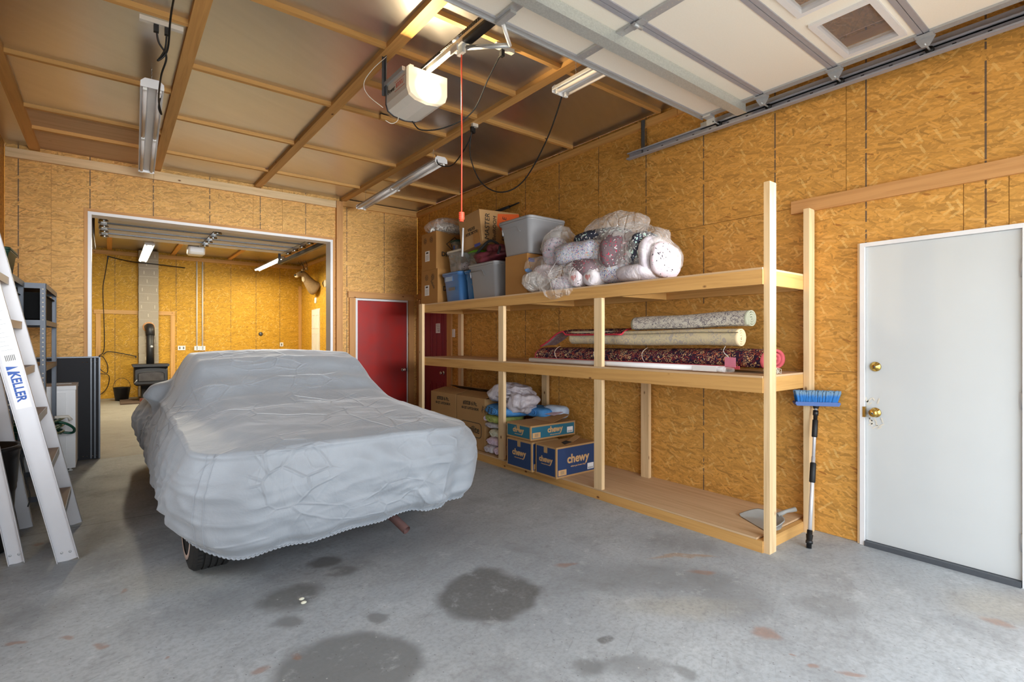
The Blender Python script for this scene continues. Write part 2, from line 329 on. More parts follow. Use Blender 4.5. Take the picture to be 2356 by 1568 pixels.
def print_cloth(name, base, cols, scale=28, th=.35):
    t = NT(name); p = t.objc()
    wn = t.n.new('ShaderNodeTexNoise'); t.l.new(p, wn.inputs['Vector']); wn.inputs['Scale'].default_value = 26; wn.inputs['Detail'].default_value = 2
    wv = t.n.new('ShaderNodeVectorMath'); wv.operation = 'MULTIPLY_ADD'; t.l.new(wn.outputs[1], wv.inputs[0]); wv.inputs[1].default_value = (.06, .06, .06); t.l.new(p, wv.inputs[2]); p = wv.outputs[0]
    c = t.mix(t.noise(p, 5), lin(base), tuple(v * .85 for v in lin(base)))
    for i, cc in enumerate(cols):
        v = t.vor(t.mapp(p, (1, 1, 1), i * .7, (i * 3, i * 5, 0)), scale * (1 + .25 * i)); r = t.rgb2f(v.outputs['Color'])
        m = t.math('MULTIPLY', t.math('LESS_THAN', t.math('ADD', v.outputs[0], t.math('MULTIPLY', t.noise(p, scale * 3), .3)), th + .15), t.math('GREATER_THAN', r[0], .45))
        c = t.mix(m, c, lin(cc))
    t.bump(t.noise(p, 12, 4), .5, .012)
    return t.fin(c, .8, 0, .2)
M['cloth_multi'] = print_cloth('multi_print_cloth', (216, 216, 226), [(84, 96, 156), (230, 200, 130), (222, 140, 160), (70, 84, 140), (150, 204, 196), (110, 126, 186)], 44, .3)
M['cloth_grey'] = print_cloth('grey_print_cloth', (122, 104, 108), [(212, 206, 206), (196, 60, 84), (90, 76, 84)], 40, .28)
M['cloth_dark'] = print_cloth('dark_letter_cloth', (58, 60, 74), [(190, 226, 214), (230, 230, 226)], 30, .3)
M['cloth_spot'] = print_cloth('spotted_cloth', (212, 200, 206), [(52, 50, 56), (226, 178, 190)], 34, .28)
M['cloth_lilac'] = print_cloth('lilac_print_cloth', (222, 210, 228), [(120, 90, 140), (170, 210, 220)], 34)

def rug(name, base, cols, scale=26, fine=60):
    t = NT(name); p = t.uv(); c = lin(base)
    first = True
    for i, cc in enumerate(cols):
        v = t.vor(t.mapp(p, (1, 1, 1), .3 * i, (i * 2.1, i, 0)), scale * (1 + .35 * i), 'F1', .75); r = t.rgb2f(v.outputs['Color'])
        d = t.math('PINGPONG', v.outputs[0], .17)
        m = t.math('MULTIPLY', t.math('GREATER_THAN', d, .1), t.math('GREATER_THAN', r[i % 3], .4))
        c = t.mix(m, c, lin(cc))
    t.bump(t.noise(p, 300, 1), .3, .002)
    return t.fin(c, .9, 0, .1)
M['rug_red'] = rug('dark_floral_rug', (52, 36, 52), [(168, 96, 72), (206, 176, 130), (120, 44, 48), (40, 34, 60)], 22)
M['rug_beige'] = rug('beige_rug', (212, 198, 162), [(198, 188, 160), (182, 172, 160), (204, 190, 160)], 17)
M['rug_grey'] = rug('grey_floral_rug', (204, 198, 184), [(150, 142, 140), (128, 122, 126), (214, 208, 196)], 30)
M['rug_edge_red'] = flat('red_rug_binding', (198, 84, 92), .8); M['rug_edge_cream'] = flat('cream_rug_edge', (224, 204, 164), .8)
M['rug_edge_green'] = flat('grey_green_rug_edge', (158, 158, 136), .8); M['rug_binding'] = flat('crimson_binding', (186, 44, 60), .8)
M['rug_under'] = rug('rug_underside', (196, 172, 170), [(160, 130, 140)], 20)
M['fringe'] = flat('rug_fringe', (226, 214, 194), .9)

def clear(name, tint, alpha, rough=.15, wr=22, bs=.6):
    t = NT(name); p = t.objc()
    n = t.noise(p, wr * .5, 5, .6, 1.5)
    e = t.vor(t.mapp(p, (1, 1.4, .8), .4), wr * .6, 'DISTANCE_TO_EDGE').outputs[0]
    hh = t.math('ADD', n, t.math('MULTIPLY', t.step(e, 0, .12), .35))
    t.fin(lin(tint), rough, 0, .5)
    bn = t.bump(hh, bs, .02)
    fr = t.n.new('ShaderNodeLayerWeight'); fr.inputs[0].default_value = .35
    a = t.math('ADD', t.math('MULTIPLY', t.step(n, .35, .75), alpha * .9), t.math('ADD', alpha * .45, t.math('MULTIPLY', fr.outputs['Facing'], alpha * 1.2)), clamp=True)
    t.put(t.b.inputs['Alpha'], a)
    return t.m
M['bag'] = clear('clear_plastic_bag', (246, 240, 234), .24, .05, 14, 1.0)
M['bag_white'] = clear('milky_plastic_bag', (240, 236, 232), .75, .2)
M['tub_clear'] = clear('clear_tub_plastic', (206, 206, 202), .34, .15, 6, .05)

def glass(name, c=(1, 1, 1), ior=1.1):
    t = NT(name); t.fin(c, .02, 0, .5); t.put(t.b.inputs['Alpha'], .12); return t.m
M['pane'] = glass('window_glass', (.6, .6, .6))
M['stove_glass'] = flat('sooty_glass', (70, 66, 64), .15, vary=.6, scale=9)
def emit(name, c, s):
    t = NT(name); t.fin(c); t.put(t.b.inputs['Emission Color'], c); t.b.inputs['Emission Strength'].default_value = s; return t.m
M['tube_lit'] = emit('lit_tube', (1, .93, .72), 14)
M['tube_off'] = flat('unlit_tube', (238, 232, 226), .35, vary=.01)
def lens():
    t = NT('opener_lens'); t.fin(lin((240, 228, 205)), .3)
    t.put(t.b.inputs['Emission Color'], (1, .8, .5)); p = t.objc()
    ln = t.n.new('ShaderNodeVectorMath'); ln.operation = 'DISTANCE'; t.l.new(p, ln.inputs[0]); ln.inputs[1].default_value = (.0, -.165, .0)
    t.put(t.b.inputs['Emission Strength'], t.math('ADD', .35, t.math('MULTIPLY', t.step(ln.outputs['Value'], .12, .02), 7)))
    return t.m
M['lens'] = lens()
def peanuts(): 
    return flat('packing_peanut', (236, 232, 226), .6)
M['peanut'] = peanuts()
def cream_panel():
    t = NT('cream_door_skin'); n = t.noise(t.objc(), 120, 2); return t.fin(t.mix(n, lin((240, 233, 218)), lin((247, 241, 228))), .5)
M['cream'] = cream_panel()
def block():
    t = NT('chimney_block'); n = t.noise(t.objc(), 60, 4); b = t.noise(t.objc(), 3, 3)
    t.bump(n, .4, .004); return t.fin(t.mix(b, t.mix(n, lin((142, 134, 118)), lin((176, 166, 148))), lin((160, 150, 134))), .9)
M['block'] = block(); M['mortar'] = flat('mortar', (196, 188, 170), .9)
def fur():
    t = NT('deer_coat'); n = t.noise(t.objc(), 30, 4); z = t.noise(t.mapp(t.objc(), (6, 6, 40)), 1, 3)
    t.bump(n, .4, .01); return t.fin(t.mix(n, lin((118, 92, 62)), lin((160, 132, 92))), .85)
M['fur'] = fur(); M['fur_pale'] = flat('pale_fur', (214, 198, 168), .85)
def bristle():
    t = NT('blue_bristle'); z = t.xyz(t.n.new('ShaderNodeTexCoord').outputs['Generated'])[2]; n = t.noise(t.objc(), 80, 3)
    return t.fin(t.mix(t.step(t.math('ADD', z, t.math('MULTIPLY', n, .35)), .6, .95), lin((24, 108, 180)), lin((112, 142, 166))), .7)
M['bristle'] = bristle()

# ------------------------------------------------------------------ mesh helpers
class MB:
    def __init__(s): s.v = []; s.f = []; s.u = []; s.m = []; s.sm = []
    def face(s, idx, uv=None, mi=0, smooth=False):
        s.f.append(tuple(idx)); s.u.append(uv); s.m.append(mi); s.sm.append(smooth)
    def box(s, x0, x1, y0, y1, z0, z1, mi=0, grain=None, mat=None):
        x0, x1 = min(x0, x1), max(x0, x1); y0, y1 = min(y0, y1), max(y0, y1); z0, z1 = min(z0, z1), max(z0, z1)
        b = len(s.v); d = (x1 - x0, y1 - y0, z1 - z0)
        if grain is None: grain = d.index(max(d))
        P = [(x, y, z) for x in (x0, x1) for y in (y0, y1) for z in (z0, z1)]
        s.v += [tuple(mat @ Vector(p)) for p in P] if mat is not None else P
        for q, ax in (((0, 1, 3, 2), 0), ((4, 6, 7, 5), 0), ((0, 4, 5, 1), 1), ((2, 3, 7, 6), 1), ((0, 2, 6, 4), 2), ((1, 5, 7, 3), 2)):
            o = [a for a in range(3) if a != ax]
            ga = grain if grain in o else o[0]; gb = [a for a in o if a != ga][0]
            s.face([b + i for i in q], [(P[i][ga], P[i][gb] + ax * .37) for i in q], mi)
        return s
    def wallbox(s, x0, x1, y0, y1, z0, z1, mi=0):
        """box whose uv are metres along the wall and height"""
        b = len(s.v); P = [(x, y, z) for x in (x0, x1) for y in (y0, y1) for z in (z0, z1)]; s.v += P
        for q, ax in (((0, 1, 3, 2), 0), ((4, 6, 7, 5), 0), ((0, 4, 5, 1), 1), ((2, 3, 7, 6), 1), ((0, 2, 6, 4), 2), ((1, 5, 7, 3), 2)):
            s.face([b + i for i in q], [((P[i][1], P[i][2]) if ax == 0 else (P[i][0], P[i][2]) if ax == 1 else (P[i][0], P[i][1])) for i in q], mi)
        return s
    def grid(s, P, nu, nv, closeu=False, closev=False, mi=0, smooth=True, uvf=None):
        b = len(s.v); s.v += [tuple(p) for p in P]
        for j in range(nv if closev else nv - 1):
            for i in range(nu if closeu else nu - 1):
                i2 = (i + 1) % nu; j2 = (j + 1) % nv
                q = (j * nu + i, j * nu + i2, j2 * nu + i2, j2 * nu + i)
                uv = [uvf(i, j), uvf(i + 1, j), uvf(i + 1, j + 1), uvf(i, j + 1)] if uvf else None
                s.face([b + k for k in q], uv, mi, smooth)
        return b
    def tube(s, pts, r, n=8, mi=0, cap=True, smooth=True):
        pts = [Vector(p) for p in pts]; rr = r if isinstance(r, (list, tuple)) else [r] * len(pts)
        P = []; up = Vector((0, 0, 1)); prev = None
        for k, p in enumerate(pts):
            d = (pts[min(k + 1, len(pts) - 1)] - pts[max(k - 1, 0)]).normalized()
            if prev is None: a = d.cross(up if abs(d.z) < .95 else Vector((1, 0, 0))).normalized()
            else: a = (prev - d * prev.dot(d)).normalized()
            prev = a; b_ = d.cross(a)
            P += [p + (a * math.cos(t * 2 * math.pi / n) + b_ * math.sin(t * 2 * math.pi / n)) * rr[k] for t in range(n)]
        L = [0]
        for k in range(1, len(pts)): L.append(L[-1] + (pts[k] - pts[k - 1]).length)
        b = s.grid(P, n, len(pts), closeu=True, mi=mi, smooth=smooth, uvf=lambda i, j: (L[j], i / n * .3))
        if cap:
            s.face([b + i for i in range(n)][::-1], None, mi); s.face([b + (len(pts) - 1) * n + i for i in range(n)], None, mi)
        return s
    def lathe(s, c, prof, n=24, axis='Z', mi=0, smooth=True, cap=True):
        P = []
        for r, h in prof:
            for t in range(n):
                a = t * 2 * math.pi / n; x, y = r * math.cos(a), r * math.sin(a)
                P.append({'Z': (c[0] + x, c[1] + y, c[2] + h), 'Y': (c[0] + x, c[1] + h, c[2] + y), 'X': (c[0] + h, c[1] + x, c[2] + y)}[axis])
        b = s.grid(P, n, len(prof), closeu=True, mi=mi, smooth=smooth)
        if not cap: return s
        if prof[0][0] > 1e-4: s.face([b + i for i in range(n)], None, mi)
        if prof[-1][0] > 1e-4: s.face([b + (len(prof) - 1) * n + i for i in range(n)], None, mi)
        return s
    def rloft(s, cx, cy, secs, k=5, mi=0, cap=(True, True), smooth=True, rot=0):
        """loft of rounded rectangles (z, width x, depth y, corner radius)"""
        n = 4 * (k + 1); P = []
        for z, wx, dy, r in secs:
            for q, (sx, sy) in enumerate(((1, 1), (-1, 1), (-1, -1), (1, -1))):
                for i in range(k + 1):
                    a = q * math.pi / 2 + i / k * math.pi / 2
                    x = sx * (wx / 2 - r) + r * math.cos(a); y = sy * (dy / 2 - r) + r * math.sin(a)
                    P.append((cx + x * math.cos(rot) - y * math.sin(rot), cy + x * math.sin(rot) + y * math.cos(rot), z))
        b = s.grid(P, n, len(secs), closeu=True, mi=mi, smooth=smooth)
        if cap[0]: s.face([b + i for i in range(n)][::-1], None, mi)
        if cap[1]: s.face([b + (len(secs) - 1) * n + i for i in range(n)], None, mi)
        return s
    def prism(s, pts, d, mi=0):
        """closed outline (3D points) extruded by vector d"""
        n = len(pts); b = len(s.v); d = Vector(d)
        s.v += [tuple(Vector(p)) for p in pts] + [tuple(Vector(p) + d) for p in pts]
        s.face([b + i for i in range(n)][::-1], None, mi); s.face([b + n + i for i in range(n)], None, mi)
        for i in range(n): s.face([b + i, b + (i + 1) % n, b + n + (i + 1) % n, b + n + i], None, mi)
        return s
    def blob(s, c, r, amp=.1, freq=2.0, seed=0, nu=40, nv=24, p=1.0, mi=0, rot=0):
        """noisy superellipsoid"""
        P = []
        sg = lambda v, e: math.copysign(abs(v) ** e, v)
        for j in range(nv):
            th = -math.pi / 2 + math.pi * (j + .001) / (nv - 1 + .002)
            for i in range(nu):
                ph = 2 * math.pi * i / nu
                d = Vector((sg(math.cos(th), p) * sg(math.cos(ph), p), sg(math.cos(th), p) * sg(math.sin(ph), p), sg(math.sin(th), p)))
                q = Vector((d.x * r[0], d.y * r[1], d.z * r[2]))
                nn = noise.fractal(q * freq * 3 + Vector((seed, seed * 2, 0)), 1, 2, 4) * amp
                f = 1 - abs(noise.noise(q * freq * 5 + Vector((seed * 3, 0, 9)))) * amp * .8
                q = q * (f + nn)
                if rot: q = Vector((q.x * math.cos(rot) - q.y * math.sin(rot), q.x * math.sin(rot) + q.y * math.cos(rot), q.z))
                P.append(Vector(c) + q)
        s.grid(P, nu, nv, closeu=True, mi=mi, uvf=lambda i, j: (i / nu, j / nv)); return s

WL = {}
def obj(name, m, mats, parent=None, loc=None, fix=True):
    if not isinstance(mats, (list, tuple)): mats = [mats]
    if parent is not None: sh = WL[parent]
    elif loc is not None: sh = Vector(loc)
    else:
        xs, ys, zs = zip(*m.v); sh = Vector(((min(xs) + max(xs)) / 2, (min(ys) + max(ys)) / 2, min(zs)))
    me = bpy.data.meshes.new(name)
    me.from_pydata([(v[0] - sh.x, v[1] - sh.y, v[2] - sh.z) for v in m.v], [], m.f)
    ul = me.uv_layers.new(name='UVMap'); k = 0; data = []
    for f, uv in zip(m.f, m.u):
        if uv is None: uv = [(m.v[i][0] * .8 + m.v[i][1], m.v[i][2]) for i in f]
        for q in uv: data += [q[0], q[1]]
    ul.data.foreach_set('uv', data)
    me.polygons.foreach_set('material_index', m.m); me.polygons.foreach_set('use_smooth', m.sm)
    for x in mats: me.materials.append(M[x] if isinstance(x, str) else x)
    me.update()
    if fix:
        import bmesh
        bm = bmesh.new(); bm.from_mesh(me); bmesh.ops.recalc_face_normals(bm, faces=bm.faces); bm.to_mesh(me); bm.free()
    o = bpy.data.objects.new(name, me); col.objects.link(o)
    if parent is not None: o.parent = parent
    else: o.location = sh
    WL[o] = sh; return o
def tag(o, label=None, cat=None, group=None, kind=None):
    for k, v in (('label', label), ('category', cat), ('group', group), ('kind', kind)):
        if v: o[k] = v
    return o
def thing(name, label, cat, loc, group=None):
    o = bpy.data.objects.new(name, None); col.objects.link(o); o.location = loc; o.empty_display_size = .05; WL[o] = Vector(loc)
    return tag(o, label, cat, group)
def struct(name, m, mats): return tag(obj(name, m, mats), kind='structure')
def bx(*a, **k): return MB().box(*a, **k)
def text(name, body, size, mat, parent, pos, u, v, align='CENTER', sx=1.0, bold=0, label=None):
    c = bpy.data.curves.new(name, 'FONT'); c.body = body; c.size = size; c.align_x = align; c.align_y = 'CENTER'; c.extrude = .0006; c.offset = bold; c.resolution_u = 3
    t = bpy.data.objects.new(name, c); col.objects.link(t)
    me = bpy.data.meshes.new_from_object(t.evaluated_get(bpy.context.evaluated_depsgraph_get()))
    bpy.data.objects.remove(t)
    u = Vector(u).normalized(); v = Vector(v).normalized(); n = u.cross(v)
    mt = Matrix(((u.x * sx, v.x, n.x, pos[0]), (u.y * sx, v.y, n.y, pos[1]), (u.z * sx, v.z, n.z, pos[2]), (0, 0, 0, 1)))
    me.transform(Matrix.Translation(-WL[parent]) @ mt); me.materials.clear(); me.materials.append(M[mat])
    for q in me.polygons: q.material_index = 0
    o = bpy.data.objects.new(name, me); col.objects.link(o); o.parent = parent; WL[o] = WL[parent]
    return tag(o, label)
def curve(pts, n=10):
    """Catmull-Rom through pts"""
    pts = [Vector(p) for p in pts]; out = []
    q = [pts[0] * 2 - pts[1]] + pts + [pts[-1] * 2 - pts[-2]]
    for i in range(1, len(q) - 2):
        for k in range(n):
            t = k / n; a, b, c, d = q[i - 1], q[i], q[i + 1], q[i + 2]
            out.append(.5 * ((2 * b) + (c - a) * t + (2 * a - 5 * b + 4 * c - d) * t * t + (3 * b - a - 3 * c + d) * t ** 3))
    return out + [pts[-1]]

# ------------------------------------------------------------------ the room
XL, XR, YF, YB, ZC = -.9, 4.07, -.55, 7.8, 3.53
YR, XRR, XRL = 15.4, 4.35, -2.6          # rear room
def cut(r, holes):
    """rectangle (a0,a1,b0,b1) minus holes -> rectangles"""
    out = [r]
    for h in holes:
        nx = []
        for (a0, a1, b0, b1) in out:
            if h[1] <= a0 or h[0] >= a1 or h[3] <= b0 or h[2] >= b1: nx.append((a0, a1, b0, b1)); continue
            if h[0] > a0: nx.append((a0, h[0], b0, b1))
            if h[1] < a1: nx.append((h[1], a1, b0, b1))
            lo, hi = max(a0, h[0]), min(a1, h[1])
            if h[2] > b0: nx.append((lo, hi, b0, h[2]))
            if h[3] < b1: nx.append((lo, hi, h[3], b1))
        out = nx
    return [q for q in out if q[1] - q[0] > .004 and q[3] - q[2] > .004]
def wall(name, axis, at, side, span, z1, seams, holes, mat, back=.1):
    """a wall in the plane axis=at; room on side (-1/+1); seams = list of (z0, z1, [cuts along])"""
    W = MB(); t = .012
    for a0, a1, b0, b1 in cut((span[0], span[1], 0, z1), holes):
        (W.wallbox(at, at - side * back, a0, a1, b0, b1) if axis == 'x' else W.wallbox(a0, a1, at, at - side * back, b0, b1))
    wo = struct(name, W, 'wood_brown')
    for z0, zt, cs in seams:
        cs = sorted([span[0], *cs, span[1]])
        for a0, a1 in zip(cs, cs[1:]):
            pcs = cut((a0 + .0015, a1 - .0015, z0 + .0015, zt - .0015), holes)
            if not pcs: continue
            P = MB(); j = random.uniform(-.0015, .0015)
            for p0, p1, q0, q1 in pcs:
                (P.wallbox(at, at + side * (t + j), p0, p1, q0, q1) if axis == 'x' else P.wallbox(p0, p1, at, at + side * (t + j), q0, q1))
            obj('strand_board', P, mat, wo)
    return wo

FL = MB()
FL.box(-6, 6, YF - .1, 16, -.12, 0); struct('floor', FL, 'concrete')
G = MB(); G.box(-30, 30, -40, YF - .1, -.16, -.015); struct('floor_driveway', G, 'driveway')

door_r = (.49, 1.335, 0, 2.055); maroon_h = (6.80, 7.66, 0, 2.05)
wr_ = wall('wall_right', 'x', XR + .012, -1, (YF, YB), ZC, [(0, 1.17, [1.335, 1.9, 4.34, 6.73]), (1.17, 2.385, [.58, .68, .78, 1.9, 4.34, 6.73]), (2.385, ZC, [1.41, 3.73, 6.17])], [door_r, maroon_h], 'strand_right')
open_h = (-.235, 2.68, 0, 2.92); red_h = (3.0, 3.89, 0, 2.035)
wb_ = wall('wall_back', 'y', YB + .012, -1, (XL, XR), ZC, [(0, 1.12, [3.4]), (1.12, 2.345, [-.52, 2.75]), (2.345, 2.75, [-.52, 3.95]), (2.75, ZC, [-.52, .045, .417, 1.56, 1.94, 2.72])], [open_h, red_h], 'strand_back', .14)
win_h = (2.1, 3.9, .9, 2.1)
wl_ = wall('wall_left', 'x', XL - .012, 1, (YF, YB), ZC, [(0, 1.2, [1.9, 4.34]), (1.2, 2.42, [.8, 3.24, 5.68]), (2.42, ZC, [1.9, 4.34])], [win_h], 'strand_right')
OPX = (-.36, 3.9, 0, 2.5)
wf_ = wall('wall_front', 'y', YF - .012, 1, (XL, XR), ZC, [(0, 1.2, []), (1.2, 2.5, []), (2.5, ZC, [.3, 2.7])], [OPX], 'strand_back')
# rear room
wall('wall_rear', 'y', YR, -1, (XRL, XRR), ZC, [(0, 1.2, [-1.6, .2, 1.2, 1.62, 2.85, 3.8]), (1.2, 2.36, [-1.6, -.05, .38, 1.2, 1.62, 4.0 - .25]), (2.36, ZC, [-1.6, -.1, .42, 1.3, 2.5, 3.6])], [], 'strand_rear')
wall('wall_rear_right', 'x', XRR, -1, (YB + .15, YR), ZC, [(0, 1.2, [10.4, 12.9]), (1.2, 2.42, [9.2, 11.6, 14.5]), (2.42, ZC, [10.4, 12.9])], [(13.72, 14.42, 0, 2.2)], 'strand_rear')
wall('wall_rear_left', 'x', XRL, 1, (YB + .15, YR), ZC, [(0, 1.2, [10.4, 12.9]), (1.2, 2.42, [9.2, 11.6, 14]), (2.42, ZC, [10.4, 12.9])], [], 'strand_rear')
Wp = MB()
for a0, a1, b0, b1 in cut((XRL, XRR, 0, ZC), [open_h]): Wp.wallbox(a0, a1, YB + .152, YB + .17, b0, b1)
struct('wall_partition', Wp, 'strand_rear')

# ceiling: roof deck, foil faced panels, lumber
deck = MB(); deck.box(XL - .1, XR + .1, YF - .1, YB + .14, ZC + .03, ZC + .1); ceil = struct('ceiling', deck, 'wood_brown')
BX = [-.655, .46, 1.615, 2.8]
bays = [(XL, BX[0], [2.4, 4.84], 'foil'), (BX[0], BX[1], [1.6, 2.85, 4.06, 5.275, 6.39, 7.01], 'foil'), (BX[1], BX[2], [2.3, 3.5, 4.68, 5.85, 7.0], 'foil'),
        (BX[2], BX[3], [2.94, 3.5, 4.09, 4.66, 5.85, 7.0], 'foil'), (BX[3], XR, [1.9, 2.94, 4.09, 5.27, 6.42, 7.12], 'foil')]
for bi, (a, b, ys, mt) in enumerate(bays):
    yy = [YF] + ys + [YB]
    for k, (y0, y1) in enumerate(zip(yy, yy[1:])):
        m_ = 'plywood' if (bi == 1 and y0 > 6.3) else 'strand_plain' if (bi == 4 and y1 < 2.0) else mt
        P = MB(); n = 6; tilt = random.uniform(-.004, .004)
        pts = []
        for j in range(n + 1):
            for i in range(n + 1):
                u, v = i / n, j / n
                sag = -.006 * math.sin(math.pi * u) * math.sin(math.pi * v) * random.uniform(.4, 1.2) + random.uniform(-.0008, .0008)
                pts.append((a + .001 + (b - a - .002) * u, y0 + .001 + (y1 - y0 - .002) * v, ZC + sag + tilt * (u - .5) if m_ == 'foil' else ZC))
        P.grid(pts, n + 1, n + 1, uvf=lambda i, j, a=a, b=b, y0=y0, y1=y1: (a + (b - a) * i / n, y0 + (y1 - y0) * j / n))
        o = obj({'foil': 'foil_panel', 'plywood': 'plywood_panel', 'strand_plain': 'strand_board'}[m_], P, m_, ceil, fix=False)
        for q in o.data.polygons: q.flip()
    for y in ys:
        if a == XL: continue
        x1 = b - .0445 if b != XR else XR - .04
        obj('batten', bx(a + .0445, x1, y - .019, y + .019, ZC - .034, ZC + .02, grain=0), 'wood_ceiling', ceil)
for x in BX: obj('joist', bx(x - .0445, x + .0445, YF, YB - .02, ZC - .04, ZC + .02), 'wood_ceiling', ceil)
obj('joist', bx(2.02, 2.11, 4.60, 4.64, ZC - .05, ZC - .01), 'wood_ceiling', ceil)
# rear ceiling
rdeck = struct('ceiling_rear', bx(XRL - .1, XRR + .1, YB + .14, YR + .1, ZC + .03, ZC + .1), 'wood_brown')
for i, (a, b) in enumerate(zip([XRL, -1.3, 0.0, 1.25, 2.5, 3.6], [-1.3, 0.0, 1.25, 2.5, 3.6, XRR])):
    for (y0, y1) in ((YB + .15, 10.3), (10.3, 12.8), (12.8, YR)):
        o = obj('foil_panel', MB().box(a + .001, b - .001, y0 + .001, y1 - .001, ZC, ZC + .02), 'foil', rdeck)
    if i: obj('joist', bx(a - .0445, a + .0445, YB + .15, YR - .02, ZC - .04, ZC + .01), 'wood_ceiling', rdeck)
wn_ = MB()
for q in ((2.1, 3.9, .9, .95), (2.1, 3.9, 2.05, 2.1), (2.1, 2.15, .95, 2.05), (3.85, 3.9, .95, 2.05), (2.98, 3.02, .95, 2.05)): wn_.box(XL - .09, XL + .01, *q)
w1_ = struct('window_1', wn_, 'white_trim')
for a_, b_ in ((2.151, 2.979), (3.021, 3.849)): obj('window_pane', bx(XL - .05, XL - .046, a_, b_, .951, 2.049), 'pane', w1_)
# trim boards
t = 0
def trim(m, mt):
    global t
    t += 1; return struct('trim_%d' % t, m, mt)
XI = XR - .0015
trim(bx(XI - .038, XI, 2.75, YB - .05, ZC - .105, ZC - .045), 'wood_ceiling')
trim(bx(XI - .038, XI, YF, 2.745, ZC - .105, ZC - .045), 'wood_ceiling')
trim(bx(XL + .01, BX[1] - .03, YB - .045, YB - .002, 3.375, 3.475), 'wood')
trim(bx(BX[1] - .028, 2.69, YB - .045, YB - .002, 3.375, 3.475), 'wood')
trim(bx(2.79, XR - .01, YB - .04, YB - .002, 3.42, 3.52), 'wood_ceiling')
trim(bx(2.695, 2.79, YB - .055, YB - .002, 0, 3.48), 'wood_brown')
trim(bx(XI - .025, XI, -.2, 1.77, 2.335, 2.43), 'wood_brown')
trim(bx(2.88, 3.99, YB - .04, YB - .002, 2.035, 2.13), 'wood_brown')
trim(bx(2.90, 2.995, YB - .04, YB - .002, 0, 2.03), 'wood_brown')
trim(bx(3.895, 3.99, YB - .04, YB - .002, 0, 2.03), 'wood_brown')
trim(bx(XI - .03, XI, 6.67, 6.79, 0, 2.04), 'wood_brown')
trim(bx(XI - .03, XI, 7.67, 7.76, 0, 2.04), 'wood_brown')
trim(bx(XI - .03, XI, 6.67, 7.76, 2.055, 2.14), 'wood_brown')
# opening casing: brown buck and white jamb
for (a, b, c, d) in ((-.235, -.20, 0, 2.92), (2.645, 2.68, 0, 2.92), (-.20, 2.645, 2.885, 2.92)):
    trim(bx(a, b, YB - .02, YB + .17, c, d), 'wood_brown')
for (a, b, c, d) in ((-.20, -.165, 0, 2.885), (2.61, 2.645, 0, 2.885), (-.165, 2.61, 2.85, 2.885)):
    trim(bx(a, b, YB - .035, YB + .17, c, d), 'white_trim')
# rear room framing
trim(bx(-.29, .545, YR - .045, YR - .012, 1.99, 2.08), 'wood_amber'); trim(bx(.935, 1.29, YR - .045, YR - .012, 1.99, 2.08), 'wood_amber')
trim(bx(-.25, -.16, YR - .045, YR - .012, 0, 1.985), 'wood_amber'); trim(bx(1.2, 1.29, YR - .045, YR - .012, 0, 1.985), 'wood_amber')
trim(bx(4.26, 4.335, YR - .045, YR - .012, 0, 2.9), 'wood_amber')
trim(bx(XRL + .02, XRR - .02, YR - .05, YR - .012, 3.38, 3.47), 'wood_amber')
trim(bx(XRR - .05, XRR - .012, YB + .2, YR - .06, 3.40, 3.48), 'wood_amber')
# beam over the main opening
trim(bx(2.695, 2.79, YB - .06, YB - .056, 2.9, 3.4), 'wood_brown')

# ---- white steel entry door in the right wall
d1 = struct('door_1', bx(XR - .008, XR + .034, .525, 1.288, .035, 2.022), 'white')
fr = MB()
fr.box(XR - .03, XR + .05, 1.290, 1.318, 0, 2.05); fr.box(XR - .03, XR + .05, .492, .521, 0, 2.05); fr.box(XR - .03, XR + .05, .521, 1.290, 2.024, 2.05)
obj('door_frame', fr, 'white_trim', d1)
obj('wood_stop', bx(XR - .02, XR + .01, 1.319, 1.334, 0, 2.052), 'wood', d1)
obj('threshold', bx(XR - .04, XR + .05, .525, 1.288, .0, .032), 'steel_dark', d1)
for z, n in ((1.213, 'deadbolt'), (.905, 'door_knob')):
    k = MB(); y = 1.232
    if n == 'deadbolt': k.lathe((XR - .008, y, z), [(.0, -.022), (.016, -.022), (.018, -.012), (.031, -.009), (.033, 0)], 24, 'X')
    else: k.lathe((XR - .008, y, z), [(.0, -.062), (.014, -.062), (.024, -.056), (.028, -.044), (.024, -.03), (.013, -.022), (.013, -.01), (.031, -.006), (.033, 0)], 24, 'X')
    kk = obj(n, k, 'brass', d1)
    obj('keyway', MB().lathe((XR - .008, y, z), [(0, -.064 if n != 'deadbolt' else -.024), (.006, -.064 if n != 'deadbolt' else -.024), (.006, -.05 if n != 'deadbolt' else -.02)], 10, 'X'), 'steel_dark', kk)
obj('strike_plate', bx(XR - .034, XR - .008, 1.285, 1.30, .87, .94), 'brass', d1)
for z in (.25, 1.05, 1.8):
    hg = MB(); hg.box(XR - .014, XR - .006, .505, .535, z - .05, z + .05); hg.tube([(XR - .016, .523, z - .05), (XR - .016, .523, z + .05)], .007); obj('hinge', hg, 'steel', d1)
tp = MB()
for i in range(16):
    a = random.uniform(-1.2, 1.2); y = 1.24 + random.uniform(-.05, .045); z = random.choice((.99, .83)) + random.uniform(-.03, .03); L = random.uniform(.02, .05)
    mt = Matrix.Translation((XR - .0104, y, z)) @ Matrix.Rotation(a, 4, 'X'); tp.box(0, .001, -.004, .004, -L / 2, L / 2, mat=mt)
obj('tape_residue', tp, flat('tape_residue', (214, 206, 190), .7), d1)

